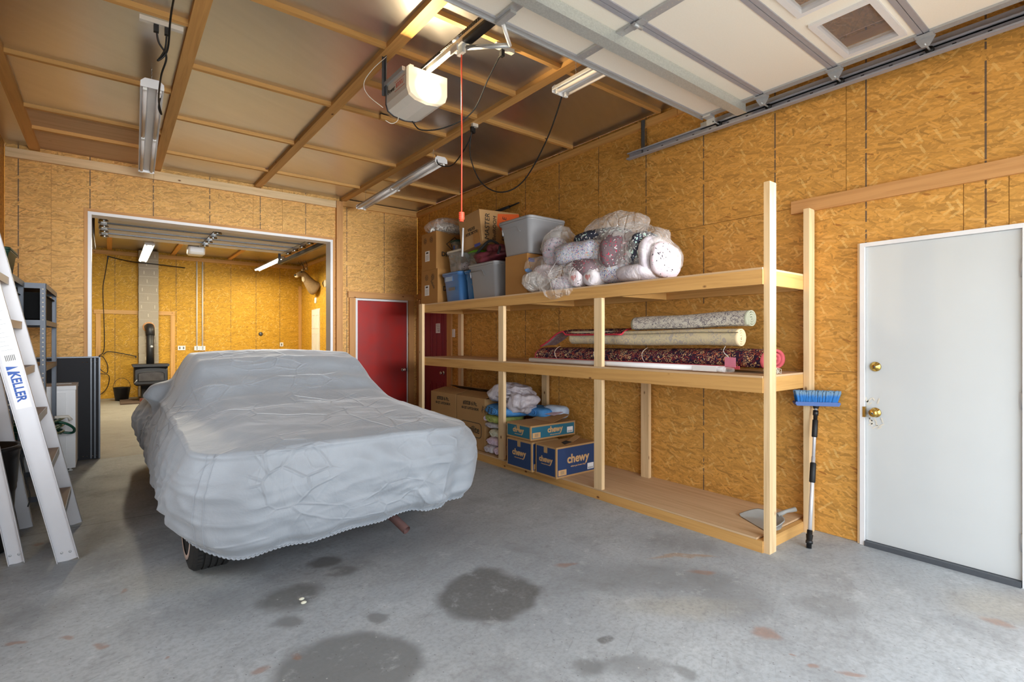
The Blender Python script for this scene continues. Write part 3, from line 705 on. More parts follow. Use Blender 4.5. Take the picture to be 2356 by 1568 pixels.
# ---- red doors
d2 = struct('door_2', bx(3.04, 3.868, YB - .008, YB + .035, .01, 1.995), 'red')
fr = MB(); fr.box(3.0, 3.035, YB - .016, YB + .04, 0, 2.03); fr.box(3.872, 3.888, YB - .016, YB + .04, 0, 2.03); fr.box(3.035, 3.872, YB - .016, YB + .04, 2.0, 2.03)
obj('door_frame', fr, 'white_trim', d2)
kp = onY(927, 850, YB - .01)
obj('door_knob', MB().lathe((kp.x, YB - .008, kp.z), [(0, -.06), (.02, -.058), (.028, -.045), (.02, -.028), (.012, -.02), (.012, -.008), (.03, -.005), (.032, 0)], 20, 'Y'), 'chrome', d2)
obj('latch_plate', bx(3.86, 3.876, YB - .018, YB - .006, kp.z - .03, kp.z + .03), 'steel_dark', d2)
dm = MB(); dm.box(XR - .004, XR + .034, 6.82, 7.64, .01, 2.03); d3 = struct('door_3', dm, 'maroon')
for (y0, y1, z0, z1) in ((6.93, 7.17, .98, 1.9), (7.29, 7.53, .98, 1.9), (6.93, 7.17, .2, .72), (7.29, 7.53, .2, .72)):
    pn = MB(); w_ = .022
    for q in ((y0, y1, z0, z0 + w_), (y0, y1, z1 - w_, z1), (y0, y0 + w_, z0 + w_, z1 - w_), (y1 - w_, y1, z0 + w_, z1 - w_)): pn.box(XR - .012, XR - .0045, *q)
    pn.box(XR - .010, XR - .0045, y0 + .05, y1 - .05, z0 + .05, z1 - .05)
    obj('door_panel', pn, 'maroon', d3)
obj('door_knob', MB().lathe((XR - .004, 6.93, .875), [(0, -.065), (.02, -.063), (.028, -.045), (.02, -.028), (.012, -.02), (.012, -.008), (.03, -.005), (.032, 0)], 20, 'X'), 'chrome', d3)
sg = obj('notice', bx(XR - .0145, XR - .0125, 7.02, 7.15, 1.49, 1.64), 'label_white', d3)
for i, z in enumerate((1.61, 1.585, 1.56, 1.535, 1.515)): obj('text_line', bx(XR - .0152, XR - .0146, 7.035, 7.135 - .01 * i, z, z + .008), 'print_grey', sg)
# ---- white panelled door of the rear room
d4 = struct('door_4', bx(XRR - .02, XRR + .02, 13.74, 14.40, .01, 2.18), 'off_white')
for (y0, y1) in ((13.80, 14.02), (14.12, 14.34)):
    for (z0, z1) in ((.2, .8), (.95, 1.55), (1.68, 2.05)):
        pn = MB()
        for q in ((y0, y1, z0, z0 + .02), (y0, y1, z1 - .02, z1), (y0, y0 + .02, z0 + .02, z1 - .02), (y1 - .02, y1, z0 + .02, z1 - .02)): pn.box(XRR - .028, XRR - .0205, *q)
        obj('door_panel', pn, 'off_white', d4)
obj('door_knob', MB().lathe((XRR - .02, 13.82, .95), [(0, -.06), (.025, -.05), (.012, -.02), (.03, 0)], 16, 'X'), 'steel_dark', d4)

# ------------------------------------------------------------------ overhead garage door, raised
DX0, DX1, DZ = -.32, 3.885, 3.235
gd = thing('overhead_garage_door', 'raised cream sectional garage door with steel stiles, hanging flat under the ceiling', 'garage door', (1.77, .9, DZ))
secs = [(2.40, 1.905), (1.905, 1.41), (1.41, .92), (.92, .43), (.43, -.06)]
WN = [(3.22, 3.77), (2.54, 3.09), (1.15, 1.70), (.40, .95)]
for k, (ya, yb) in enumerate(secs):
    y0, y1 = yb + .002, ya - .002
    holes = [(a + .02, b - .02, y0 + .078, y1 - .113) for a, b in WN] if k == 2 else []
    S = MB()
    for a0, a1, b0, b1 in cut((DX0, DX1, y0, y1), holes): S.box(a0, a1, b0, b1, DZ, DZ + .045)
    so = obj('door_section', S, 'cream', gd)
    for yy in ((y0, y0 + .028), (y1 - .028, y1)):
        obj('section_rail', bx(DX0, DX1, yy[0], yy[1], DZ - .008, DZ - .0005), 'steel_rail', so)
    for x in (DX0 + .03, .98, 1.76, 2.41, DX1 - .03):
        if k == 2 and any(a < x < b for a, b in WN): continue
        w_ = .03 if x not in (DX0 + .03, DX1 - .03) else .028
        st = MB(); st.box(x - w_, x + w_, y0 + .029, y1 - .029, DZ - .014, DZ - .0005)
        sto = obj('stile', st, 'steel', so)
        hl = MB(); yy = y0 + .05
        while yy < y1 - .04: hl.lathe((x + .012 * math.sin(yy * 90), yy, DZ - .0145), [(.0, 0), (.0035, 0), (.0035, -.0005), (0, -.0006)], 6); yy += .035
        obj('punched_hole', tag(hl, None) if False else hl, 'hole', sto)['kind'] = 'stuff'
    for a, b in WN if k == 2 else []:
        wfm = MB(); q0, q1 = y0 + .058, y1 - .093
        for r in ((a, b, q0, q0 + .034), (a, b, q1 - .034, q1), (a, a + .034, q0 + .034, q1 - .034), (b - .034, b, q0 + .034, q1 - .034)): wfm.box(*r, DZ - .016, DZ + .02)
        obj('window_frame', wfm, 'white_trim', so)
        obj('window_pane', bx(a + .033, b - .033, q0 + .033, q1 - .033, DZ + .004, DZ + .008), 'pane', so)
# hinges at the joints, rollers at the ends
for k, y in enumerate([1.905, 1.41, .92, .43]):
    for x in (.98, 1.76, 2.41):
        hm = MB(); hm.box(x - .028, x + .028, y - .05, y + .05, DZ - .02, DZ - .0145); hm.tube([(x - .035, y, DZ - .028), (x + .035, y, DZ - .028)], .012); hm.box(x - .02, x + .02, y + .05, y + .085, DZ - .018, DZ - .0145)
        obj('hinge', hm, 'steel', gd)
    for sx, xe in ((1, DX1), (-1, DX0)):
        hm = MB(); hm.box(xe - .05, xe + .002, y - .045, y + .045, DZ - .022, DZ - .0145)
        hm.prism([(xe - .006, y - .05, DZ - .022), (xe - .006, y + .05, DZ - .022), (xe - .006, y + .018, DZ - .075), (xe - .006, y - .018, DZ - .075)], (.006 * sx, 0, 0))
        hm.tube([(xe - .03 * sx, y, DZ - .062), (xe + .10 * sx, y, DZ - .062)], .006)
        h_ = obj('end_hinge', hm, 'steel', gd)
        obj('roller', MB().lathe((xe + .088 * sx, y, DZ - .062), [(0, -.008), (.022, -.008), (.022, .008), (0, .008)], 18, 'X'), 'black', h_)
st = MB(); st.box(DX0, 3.90, 2.035, 2.115, DZ - .080, DZ - .077); st.box(DX0, 3.90, 2.045, 2.048, DZ - .077, DZ - .001); st.box(DX0, 3.90, 2.102, 2.105, DZ - .077, DZ - .001)
obj('reinforcing_strut', st, 'zinc', gd)
bs = MB(); bs.box(DX0, DX1, 2.401, 2.41, DZ - .02, DZ + .045); bs.box(DX0, DX1, 2.372, 2.4005, DZ - .012, DZ - .0085); obj('bottom_seal', bs, 'steel', gd)
for xe, sx in ((DX1, 1), (DX0, -1)):
    bb = MB(); bb.box(xe - .06, xe + .004, 2.30, 2.37, DZ - .03, DZ - .0145); bb.box(xe, xe + .01, 2.30, 2.37, DZ - .08, DZ - .03); bb.tube([(xe, 2.31, DZ - .062), (xe + .1 * sx, 2.31, DZ - .062)], .006)
    b_ = obj('bottom_bracket', bb, 'steel', gd)
    obj('roller', MB().lathe((xe + .088 * sx, 2.31, DZ - .062), [(0, -.008), (.022, -.008), (.022, .008), (0, .008)], 18, 'X'), 'black', b_)
# arm bracket on the centre stile
ab = MB(); ab.box(1.745, 1.785, 2.25, 2.39, DZ - .03, DZ - .0145); obj('arm_bracket', ab, 'steel', gd)

def track(x, sx, lab):
    th = thing('door_track', lab, 'track', (x, .6, DZ - .09), 'horizontal garage door tracks')
    m = MB(); z = DZ - .062; X = lambda a: x + a * sx
    m.box(X(0), X(.003), -.1, 3.27, z - .03, z + .03)
    m.box(X(-.042), X(0), -.1, 3.27, z - .033, z - .029); m.box(X(-.045), X(-.041), -.1, 3.27, z - .033, z - .02)
    m.box(X(-.030), X(0), -.1, 3.27, z + .028, z + .032); m.box(X(-.033), X(-.029), -.1, 3.27, z + .02, z + .032)
    pts = [(X(-.02), -.1 - .38 * math.sin(a), z - .38 + .38 * math.cos(a)) for a in [i * math.pi / 16 for i in range(9)]]
    m.tube(pts, .022, 8); m.box(X(-.042), X(0), -.50, -.46, .0, z - .38)
    obj('track_channel', m, 'steel_rail', th)
    a = MB(); a.box(X(0), X(.004), -.1, 2.5, z + .02, z + .075); a.box(X(-.0), X(.03), -.1, 2.5, z + .075, z + .079); obj('stiffening_angle', a, 'steel', th)
    h = MB(); y = 3.11; h.box(X(.004), X(.008), y - .02, y + .02, z - .02, ZC - .045); h.box(X(.004), X(.035), y + .017, y + .021, z - .02, ZC - .045)
    for q in (z - .005, z + .015): h.tube([(X(-.012), y, q), (X(.0), y, q)], .008, 6)
    obj('hanger_angle', h, 'steel_dark', th)
    hh = MB()
    for i in range(20): hh.box(X(.0), X(-.0008), .0 + i * .16, .02 + i * .16, z - .006, z + .006)
    obj('slot', hh, 'hole_dark', th)['kind'] = 'stuff'
track(4.005, 1, 'grey steel door track along the right wall above the white door')
track(-.46, -1, 'grey steel door track along the left wall')

# ------------------------------------------------------------------ opener
OX = 1.775
op = thing('garage_door_opener', 'white ceiling opener with glowing lens, hung ahead of the raised garage door', 'door opener', (OX, 3.42, 3.17))
m = MB()
prof = [(-.15, .10), (-.15, -.03), (-.135, -.075), (-.09, -.10), (0, -.112), (.09, -.10), (.135, -.075), (.15, -.03), (.15, .10)]
m.prism([(OX + a, 3.27, 3.175 + b) for a, b in prof], (0, .33, 0)); obj('housing', m, 'off_white', op)
m = MB(); m.prism([(OX + a * 1.02, 3.60, 3.175 + b * 1.03) for a, b in prof], (0, .015, 0)); obj('rear_cover', m, 'steel_dark', op)
m = MB(); m.prism([(OX + a * 1.02, 3.235, 3.175 + b * 1.04 + .006) for a, b in prof], (0, .034, 0)); m.box(OX - .13, OX - .10, 3.262, 3.268, 3.27, 3.31); m.box(OX + .10, OX + .115, 3.262, 3.268, 3.27, 3.30)
obj('lamp_lens', m, 'lens', op)
bl = bpy.data.lights.new('opener_bulb', 'AREA'); bl.shape = 'DISK'; bl.size = .11; bl.energy = 26; bl.color = (1, .78, .48)
bo = bpy.data.objects.new('opener_bulb', bl); col.objects.link(bo); bo.location = (OX + .01, 3.228, 3.20); bo.rotation_euler = (R(-105), 0, 0)
m = MB(); m.box(OX - .018, OX + .018, .0, 3.3, 3.285, 3.325); obj('rail', m, 'zinc', op)
m = MB(); m.box(OX - .032, OX + .032, 1.9, 2.74, 3.262, 3.284); obj('belt_cover', m, 'black_gloss', op)
ch = MB(); y = .9
while y < 3.3:
    for sx in (-.05, .04):
        if sx > 0 and y > 2.74: continue
        ch.box(OX + sx - .003, OX + sx + .003, y, y + .013, 3.285, 3.305)
    y += .019
c_ = obj('drive_chain', ch, 'black_iron', op); c_['kind'] = 'stuff'
obj('chain_rod', MB().tube([(OX - .05, 2.72, 3.292), (OX - .05, 2.98, 3.292)], .004, 6).tube([(OX - .05, 2.75, 3.292), (OX - .05, 2.82, 3.292)], .009, 6), 'steel', op)
m = MB(); m.box(OX - .028, OX + .028, 2.74, 2.90, 3.27, 3.284); m.box(OX - .012, OX + .012, 2.77, 2.84, 3.22, 3.27); m.box(OX - .035, OX - .025, 2.80, 2.88, 3.235, 3.28); obj('carriage', m, 'steel', op)
A0 = Vector((OX + .01, 2.76, 3.245)); A1 = Vector((OX + .16, 2.50, 3.195)); A2 = Vector((OX + .01, 2.37, DZ - .03))
m = MB(); m.tube([A0, A1], .014, 4); m.tube([A0 + Vector((0, 0, .014)), A1 + Vector((0, 0, .014))], .006, 4); obj('bent_arm', m, 'steel', op)
obj('straight_arm', MB().tube([A1, A2], .011, 6), 'white_metal', op)
for sx in (-1, 1):
    m = MB(); x = OX + sx * .165; m.box(x - .003, x + .003, 3.57, 3.605, 3.2, 3.49); m.box(x - .003, x + .02 * sx, 3.602, 3.606, 3.2, 3.49); o = obj('hanger_strap', m, 'steel_dark', op)
m = MB(); m.box(OX - .17, OX - .145, 3.3, 3.6, 3.27, 3.30); m.box(OX + .145, OX + .17, 3.3, 3.6, 3.27, 3.30); obj('mounting_flange', m, 'steel', op)['kind'] = 'stuff'
obj('antenna_wire', MB().tube(curve([(OX - .06, 3.60, 3.12), (OX - .06, 3.6, 3.05), (OX - .10, 3.62, 3.02), (OX - .15, 3.62, 3.03)]), .0025, 5), 'off_white', op)
obj('sensor_wire', MB().tube(curve([(OX - .165, 3.57, 3.48), (OX - .25, 3.62, 3.38), (OX - .30, 3.66, 3.28), (OX - .27, 3.66, 3.2), (OX - .17, 3.62, 3.12)]), .003, 5), 'off_white', op)
for a, bdy, mt, sz in ((3.515, 'Power', 'print_black', .046), (3.38, '87/XU', 'print_red', .046)):
    text('printed_word', bdy, sz, mt, op, (OX - .1512, a, 3.215), (0, -1, 0), (0, 0, 1), sx=.95, bold=.0005)
for z in (3.245, 3.18): obj('printed_line', bx(OX - .1512, OX - .1502, 3.3, 3.46, z, z + .003), 'print_red', op)
cord = thing('release_cord', 'orange emergency release cord with ribbed handle hanging from the opener', 'cord', (OX, 2.80, 2.15))
obj('rope', MB().tube([(OX, 2.80, 2.2), (OX + .002, 2.8, 2.7), (OX, 2.80, 3.215)], .0042, 6), 'red_orange', cord)
obj('handle', MB().lathe((OX, 2.80, 2.15), [(.0, 0), (.013, 0), (.014, .012), (.019, .014), (.019, .02), (.014, .022), (.019, .026), (.019, .032), (.014, .034), (.019, .038), (.019, .044), (.013, .047), (.019, .05), (.018, .058), (.006, .062), (0, .064)], 16), 'red_orange', cord)

# ------------------------------------------------------------------ hanging shop lights
def shop_light(x0, y0, x1, y1, z, lab, lit=False, group=None, L2=False):
    a = math.atan2(x1 - x0, y1 - y0); L = math.hypot(x1 - x0, y1 - y0); W = .055
    th = thing('shop_light', lab, 'light', (x0, y0, z), group); T = Matrix.Translation((x0, y0, z)) @ Matrix.Rotation(-a, 4, 'Z')
    P = lambda m: [setattr(m, 'v', [tuple(T @ Vector(q)) for q in m.v]), m][1]
    prof = [(-.03, .055), (-.045, .05), (-.075, .008), (-.075, .002), (-.07, .002), (-.045, .022), (-.022, .012), (.022, .012), (.045, .022), (.07, .002), (.075, .002), (.075, .008), (.045, .05), (.03, .055)]
    m = MB(); m.prism([(u, 0, v) for u, v in prof], (0, L, 0)); obj('housing', P(m), 'white_metal', th)
    for yy in (0, L):
        m = MB(); m.prism([(u * 1.02, yy - (.003 if yy == 0 else 0), v) for u, v in [(-.072, -.012), (.072, -.012), (.072, .03), (.045, .057), (-.045, .057), (-.072, .03)]], (0, .003, 0)); obj('end_plate', P(m), 'white_metal', th)
    segs = ((.03, L / 2 - .012), (L / 2 + .012, L - .03)) if L > 1.6 else ((.03, L - .03),)
    for sx in (-.045, .045):
        for s0, s1 in segs:
            m = MB().tube([(sx, s0, -.006), (sx, s1, -.006)], .0135, 10); o = obj('tube', P(m), 'tube_lit' if lit else 'tube_off', th)
            for q in (s0, s1):
                m = MB().box(sx - .013, sx + .013, q - .008, q + .008, -.026, .014); obj('tube_socket', P(m), 'porcelain', th)
    for q in (.18, L - .18):
        m = MB(); n = 10; z0 = .055; z1 = ZC - z - .012
        m.tube([(-.02, q, .052), (0, q, .075), (.02, q, .052)], .0018, 4)
        for i in range(n):
            c0 = .075 + (z1 - .075) * i / n; c1 = .075 + (z1 - .075) * (i + 1) / n + .004; e = .004
            m.tube([(-e * (i % 2), q - e * (1 - i % 2), c0), (e * (i % 2), q + e * (1 - i % 2), (c0 + c1) / 2), (-e * (i % 2), q - e * (1 - i % 2), c1)], .0014, 4)
        obj('hanging_chain', P(m), 'steel', th)
    if lit:
        l = bpy.data.lights.new('tube_light', 'AREA'); l.shape = 'RECTANGLE'; l.size = .12; l.size_y = L * .9; l.energy = 85; l.color = (1, .9, .66)
        q = bpy.data.objects.new('tube_light', l); col.objects.link(q); q.location = T @ Vector((0, L / 2, -.03)); q.rotation_euler = (0, 0, -a)
    return th
shop_light(.255, 4.74, .33, 7.18, 3.30, 'unlit white twin-tube shop light above the ladder side, left of the opener')
shop_light(2.81, 4.84, 2.89, 7.28, 3.30, 'unlit white twin-tube shop light above the boxes, right of the opener')
shop_light(2.78, .5, 2.75, 2.93, 3.30, 'unlit white shop light half hidden behind the raised garage door')
shop_light(.56, 11.1, .56, 13.5, 3.06, 'lit shop light in the far room in front of the block chimney', True)
shop_light(3.02, 12.2, 3.02, 14.6, 3.18, 'lit shop light in the far room near the deer head', True)

# cords and outlets at the ceiling
def strip_box(p, lab, dx=.12):
    o = obj('outlet_strip', bx(p[0] - dx, p[0] + dx, p[1] - .018, p[1] + .018, p[2] - .03, p[2], grain=0), 'off_white'); tag(o, lab, 'outlet'); return o
p1 = onZ(372, 62, 3.46); strip_box((p1.x, p1.y, 3.494), 'off-white outlet strip on the batten above the left shop light')
p2 = onZ(1160, 118, 3.46); strip_box((p2.x, p2.y + .0, 3.494), 'off-white outlet strip on the batten behind the opener arm', .08)
p3 = Vector((2.80, 4.18, 3.47))
strip_box((p3.x, p3.y, 3.489), 'small outlet strip on the joist where two black cords meet', .03)
def cable(name, pts, lab, r=.006, parts=None, cat='cord', mat='cable'):
    th = thing(name, lab, cat, pts[0]); obj('wire', MB().tube(curve(pts), r, 7), mat, th)
    m = MB(); a = Vector(pts[0]); m.box(a.x - .014, a.x + .014, a.y - .014, a.y + .014, a.z - .035, a.z + .012); obj('plug', m, 'black', th); return th
cable('power_cord', [(p1.x - .03, p1.y, 3.45), (p1.x - .015, p1.y + .03, 3.37), (p1.x + .03, p1.y + .06, 3.30), (p1.x + .01, p1.y + .2, 3.22), (p1.x + .02, 4.7, 3.20), (p1.x + .05, 4.88, 3.16), (p1.x + .03, 4.86, 3.2), (.32, 4.9, 3.33)], 'black cord looping from the ceiling outlet down to the left shop light')
cable('power_cord', [(p1.x + .03, p1.y, 3.45), (p1.x + .02, p1.y + .03, 3.33), (p1.x - .02, p1.y + .02, 3.24), (p1.x + .03, p1.y - .02, 3.31), (p1.x + .03, p1.y - .3, 3.42), (p1.x + .04, 3.2, 3.47)], 'black cord running from the ceiling outlet towards the garage door')
cable('power_cord', [(p2.x - .02, p2.y, 3.45), (p2.x - .06, p2.y + .1, 3.3), (2.12, 3.2, 3.08), (1.98, 3.35, 2.98), (1.86, 3.5, 2.98), (OX + .06, 3.6, 3.07)], 'black opener cord sagging below the glowing opener', .005)
cable('power_cord', [(p3.x - .03, p3.y, 3.44), (p3.x - .02, p3.y + .05, 3.2), (2.86, 4.16, 2.93), (2.95, 3.95, 2.80), (3.02, 3.7, 2.86), (2.95, 3.3, 3.1), (2.84, 2.98, 3.36), (2.77, 2.90, 3.385), (2.73, 2.94, 3.35)], 'long black cord drooping in a wide loop to the rightmost shop light', .006)
cable('power_cord', [(p3.x + .0, p3.y + .02, 3.44), (p3.x - .01, p3.y + .15, 3.3), (2.80, 4.6, 3.2), (2.76, 4.8, 3.25), (2.76, 4.86, 3.36)], 'short black cord from the joist outlet to the middle shop light', .006)

# ------------------------------------------------------------------ rear room contents
# second overhead door
g2 = thing('rear_garage_door', 'raised grey-white sectional door just inside the far room', 'garage door', (1.22, 9.0, 2.96))
for k in range(5):
    y1 = 10.06 - .42 * k; y0 = y1 - .415
    so = obj('door_section', bx(-.12, 2.56, y0, y1, 2.96, 3.0, grain=0), 'white_metal', g2)
    obj('section_rail', bx(-.12, 2.56, y0, y0 + .05, 2.945, 2.9595, grain=0), 'steel_dark', so)
    for x in (-.06, 1.22, 2.50):
        obj('stile', bx(x - .03, x + .03, y0 + .051, y1, 2.944, 2.9595), 'steel_dark' if x == 1.22 else 'steel', so)
        hm = MB(); hm.box(x - .04, x + .04, y0 - .03, y0 + .05, 2.915, 2.944); hm.tube([(x - .05, y0 + .01, 2.905), (x + .05, y0 + .01, 2.905)], .014, 8); obj('hinge', hm, 'chrome', so)
for x, l in ((-.21, 'left'), (2.65, 'right')):
    tr_ = MB(); tr_.box(x - .03, x + .03, 8.0, 10.9, 2.87, 2.875); tr_.box(x - .03, x - .026, 8.0, 10.9, 2.87, 2.93); tr_.box(x + .026, x + .03, 8.0, 10.9, 2.87, 2.93); tr_.box(x - .02, x + .02, 10.86, 10.9, 2.93, 3.49)
    tag(obj('door_track', tr_, 'steel_dark'), 'steel track on the %s side of the raised far-room door' % l, 'track')
o2 = thing('garage_door_opener', 'small white opener hung beyond the raised far-room door', 'door opener', (1.2, 10.5, 2.93))
obj('housing', MB().rloft(1.2, 10.6, [(2.87, .22, .24, .05), (2.89, .26, .28, .06), (3.02, .26, .28, .05), (3.03, .2, .22, .04)]), 'off_white', o2)
obj('lamp_lens', bx(1.10, 1.30, 10.445, 10.46, 2.91, 3.0), 'label_white', o2)
obj('rail', bx(1.185, 1.215, 8.0, 10.5, 3.04, 3.07), 'steel_dark', o2)
obj('hanger_strap', bx(1.09, 1.11, 10.6, 10.63, 3.03, 3.49).box(1.29, 1.31, 10.6, 10.63, 3.03, 3.49), 'steel_dark', o2)
# chimney of blocks
chm = thing('block_chimney', 'tall narrow chimney of grey concrete blocks behind the wood stove', 'chimney', (.735, YR - .2, 0))
obj('mortar_core', bx(.548, .922, YR - .395, YR - .02, .04, 3.49), 'mortar', chm)
for k in range(17):
    z0 = .04 + k * .203; z1 = min(z0 + .193, 3.50); j = random.uniform(-.003, .003)
    obj('chimney_block', bx(.54 + j, .93 + j, YR - .403, YR - .015, z0, z1, grain=0), 'block', chm)
drip = MB()
for k in range(4, 17):
    for x in ([.735] if k % 2 else [.64, .84]):
        x += random.uniform(-.05, .05); z = .04 + k * .203; drip.box(x - .009, x + .009, YR - .409, YR - .403, z + .05, z + .13)
obj('mortar_run', drip, 'mortar', chm)
wsx, wsy = .735, 14.3
ws = thing('wood_stove', 'black cast iron wood stove with arched glass door on a pedestal', 'stove', (wsx, wsy, 0))
m = MB(); m.rloft(wsx, wsy + .0, [(.36, .54, .5, .03), (.40, .62, .56, .03), (.78, .62, .56, .03)]); obj('firebox', m, 'black_iron', ws)
m = MB(); m.box(wsx - .33, wsx + .33, wsy - .33, wsy + .30, .78, .80); m.box(wsx - .34, wsx + .34, wsy - .28, wsy + .28, .80, .83); obj('top_plate', m, 'black_iron', ws)
m = MB(); m.rloft(wsx, wsy, [(.0, .5, .45, .02), (.05, .46, .42, .02), (.05, .36, .36, .02), (.36, .36, .36, .02)]); obj('pedestal', m, 'black_iron', ws)
m = MB(); yy = wsy - .30
outer = [(-.29, .40), (.29, .40), (.29, .70)] + [(.29 * math.cos(a), .70 + .05 * math.sin(a)) for a in [math.pi * i / 10 for i in range(1, 10)]] + [(-.29, .70)]
dd = obj('stove_door', MB().prism([(wsx + a, yy, b) for a, b in outer], (0, .02, 0)), 'black_iron', ws)
inner = [(-.23, .46), (.23, .46), (.23, .62)] + [(.23 * math.cos(a), .62 + .055 * math.sin(a)) for a in [math.pi * i / 10 for i in range(1, 10)]] + [(-.23, .62)]
obj('glass', MB().prism([(wsx + a, yy - .004, b) for a, b in inner], (0, .004, 0)), 'stove_glass', dd)
obj('rim', MB().tube([(wsx + a * 1.04, yy - .006, b) for a, b in inner] + [(wsx - .24, yy - .006, .46)], .009, 6), 'black_gloss', dd)
obj('handle', MB().tube([(wsx - .31, yy - .03, .43), (wsx - .26, yy - .05, .50)], .01, 6), 'steel', dd)
m = MB().tube([(wsx, wsy + .1, .82), (wsx, wsy + .1, 1.52)], .075, 20).tube([(wsx, wsy + .1, 1.48), (wsx, wsy + .12, 1.60), (wsx, wsy + .22, 1.67), (wsx, wsy + .7, 1.68)], .085, 20)
obj('stove_pipe', m, 'black_iron', ws)
obj('pipe_damper', MB().lathe((wsx + .02, wsy + .022, 1.22), [(0, -.012), (.03, -.01), (.03, 0)], 14, 'Y'), 'steel', ws)
obj('thimble_ring', MB().lathe((wsx, YR - .405, 1.68), [(.09, -.006), (.115, -.008), (.12, 0)], 24, 'Y', cap=False), flat('orange_sealant', (196, 140, 88), .7), ws)
hp = thing('hearth_pad', 'low brown hearth slab under the wood stove', 'hearth', (.66, 14.35, 0))
obj('slab', bx(.18, 1.25, 13.7, 14.62, 0, .03), flat('hearth_slab', (96, 78, 66), .8), hp)
for i in range(4): obj('brick', bx(.52 + i * .11, .62 + i * .11, 13.9, 14.05, .031, .085), 'brick_red', hp)
bk = thing('ash_bucket', 'black ash bucket beside the wood stove', 'bucket', (.22, 14.7, 0))
obj('pail', MB().lathe((.22, 14.7, .0), [(.12, 0), (.16, .29), (.17, .30), (.15, .30), (.11, .02), (0, .02)], 24), 'black_gloss', bk)
obj('bail_handle', MB().tube([(.22 + .16 * math.cos(a), 14.7, .29 + .22 * math.sin(a)) for a in [math.pi * i / 12 for i in range(13)]], .005, 6), 'black_iron', bk)
cable('extension_cord', [(-.03, YR - .06, 3.3), (-.08, YR - .05, 2.9), (-.12, YR - .05, 2.55), (-.10, YR - .05, 1.8), (-.10, YR - .05, 1.15), (-.2, YR - .06, .98), (-.18, YR - .06, .72), (-.05, YR - .06, .60), (-.04, YR - .07, .8), (-.15, YR - .07, 1.0), (-.28, YR - .06, .85), (-.25, YR - .08, .62), (-.02, YR - .08, .55), (-.03, YR - .06, .3), (-.15, YR - .06, .12), (-.32, YR - .06, .05)], 'black extension cord dangling in loops on the far wall left of the chimney', .008)
cable('extension_cord', [(-.03, YR - .07, 3.33), (.2, YR - .07, 3.28), (.45, YR - .43, 3.20), (.9, YR - .44, 3.18), (1.5, YR - .07, 3.19)], 'black cord strung along the top of the far wall', .012)
cable('extension_cord', [(.5, YR - .07, .98), (.2, YR - .07, 1.06), (-.02, YR - .07, 1.10), (-.12, YR - .08, 1.04)], 'thin black cord stretched from the wall loops to the chimney foot', .01)
# conduits and receptacles on the far wall
for i, px in enumerate((453, 466)):
    a = onY(px, 590, YR - .03); b = onY(px, 800, YR - .03)
    cdt = thing('conduit', ['left', 'right'][i] + ' one of two pale conduits running down the far wall', 'conduit', (a.x, YR - .03, b.z))
    obj('pipe', MB().tube([(a.x, YR - .03, 3.4), (b.x, YR - .03, b.z + .05)], .016, 8), 'off_white', cdt)
    ob = obj('receptacle_box', MB().box(b.x - .06, b.x + .06, YR - .06, YR - .012, b.z - .06, b.z + .05, grain=0), 'label_white', cdt)
    for z in (-.025, .02): obj('socket', bx(b.x - .02, b.x + .02, YR - .063, YR - .0605, b.z + z - .012, b.z + z + .012), 'print_grey', ob)
for (px, py, lab, w_) in ((418, 800, 'white double receptacle on the far wall by the stove framing', .08), (648, 792, 'white single receptacle low on the far wall near the corner', .045)):
    a = onY(px, py, YR - .02); o = obj('receptacle', bx(a.x - w_, a.x + w_, YR - .022, YR - .012, a.z - .055, a.z + .055), 'label_white'); tag(o, lab, 'outlet')
    for dx in ((-w_ / 2, w_ / 2) if w_ > .05 else (0,)): obj('socket', bx(a.x + dx - .015, a.x + dx + .015, YR - .025, YR - .0225, a.z - .03, a.z + .03), 'print_grey', o)
a = onY(600, 768, YR - .02); tag(obj('wall_medallion', MB().lathe((a.x, YR - .015, a.z), [(0, -.02), (.03, -.015), (.055, 0)], 24, 'Y'), 'steel_dark'), 'small dark oval medallion on the far wall', 'ornament')
# deer head
DXw, DY, DZ2 = XRR - .02, 13.9, 2.84
dr = thing('deer_mount', 'mounted antlered deer head on the far room right wall', 'deer head', (DXw, DY, DZ2))
def skin(name, chain, mat, parent, sub=2):
    me = bpy.data.meshes.new(name); sh = WL[parent]
    me.from_pydata([tuple(Vector(p) - sh) for p, r in chain], [(i, i + 1) for i in range(len(chain) - 1)], [])
    o = bpy.data.objects.new(name, me); col.objects.link(o); o.parent = parent; WL[o] = sh
    md = o.modifiers.new('s', 'SKIN'); s2 = o.modifiers.new('u', 'SUBSURF'); s2.levels = s2.render_levels = sub
    for i, (p, r) in enumerate(chain):
        v = me.skin_vertices[0].data[i]; v.radius = r if isinstance(r, tuple) else (r, r); v.use_root = i == 0
    dgv = o.evaluated_get(bpy.context.evaluated_depsgraph_get()); nm = bpy.data.meshes.new_from_object(dgv); o.modifiers.clear(); o.data = nm
    nm.materials.clear(); nm.materials.append(M[mat])
    for q in nm.polygons: q.use_smooth = True
    return o
D = lambda a, b, c: (DXw + a * .86, DY + b, DZ2 + c * .9)
skin('head_and_neck', [(D(0, 0, -.16), (.30, .22)), (D(-.10, 0, -.12), (.27, .2)), (D(-.24, -.01, .02), (.17, .15)), (D(-.36, -.02, .17), (.115, .11)), (D(-.43, -.04, .28), (.10, .09)), (D(-.52, -.07, .27), (.085, .075)), (D(-.61, -.10, .22), (.055, .055)), (D(-.67, -.12, .19), (.045, .045))], 'fur', dr)
obj('nose', MB().blob(D(-.70, -.13, .20), (.028, .035, .025), .05), 'black', dr)
obj('muzzle_patch', MB().blob(D(-.655, -.12, .175), (.05, .048, .035), .05), 'fur_pale', dr)
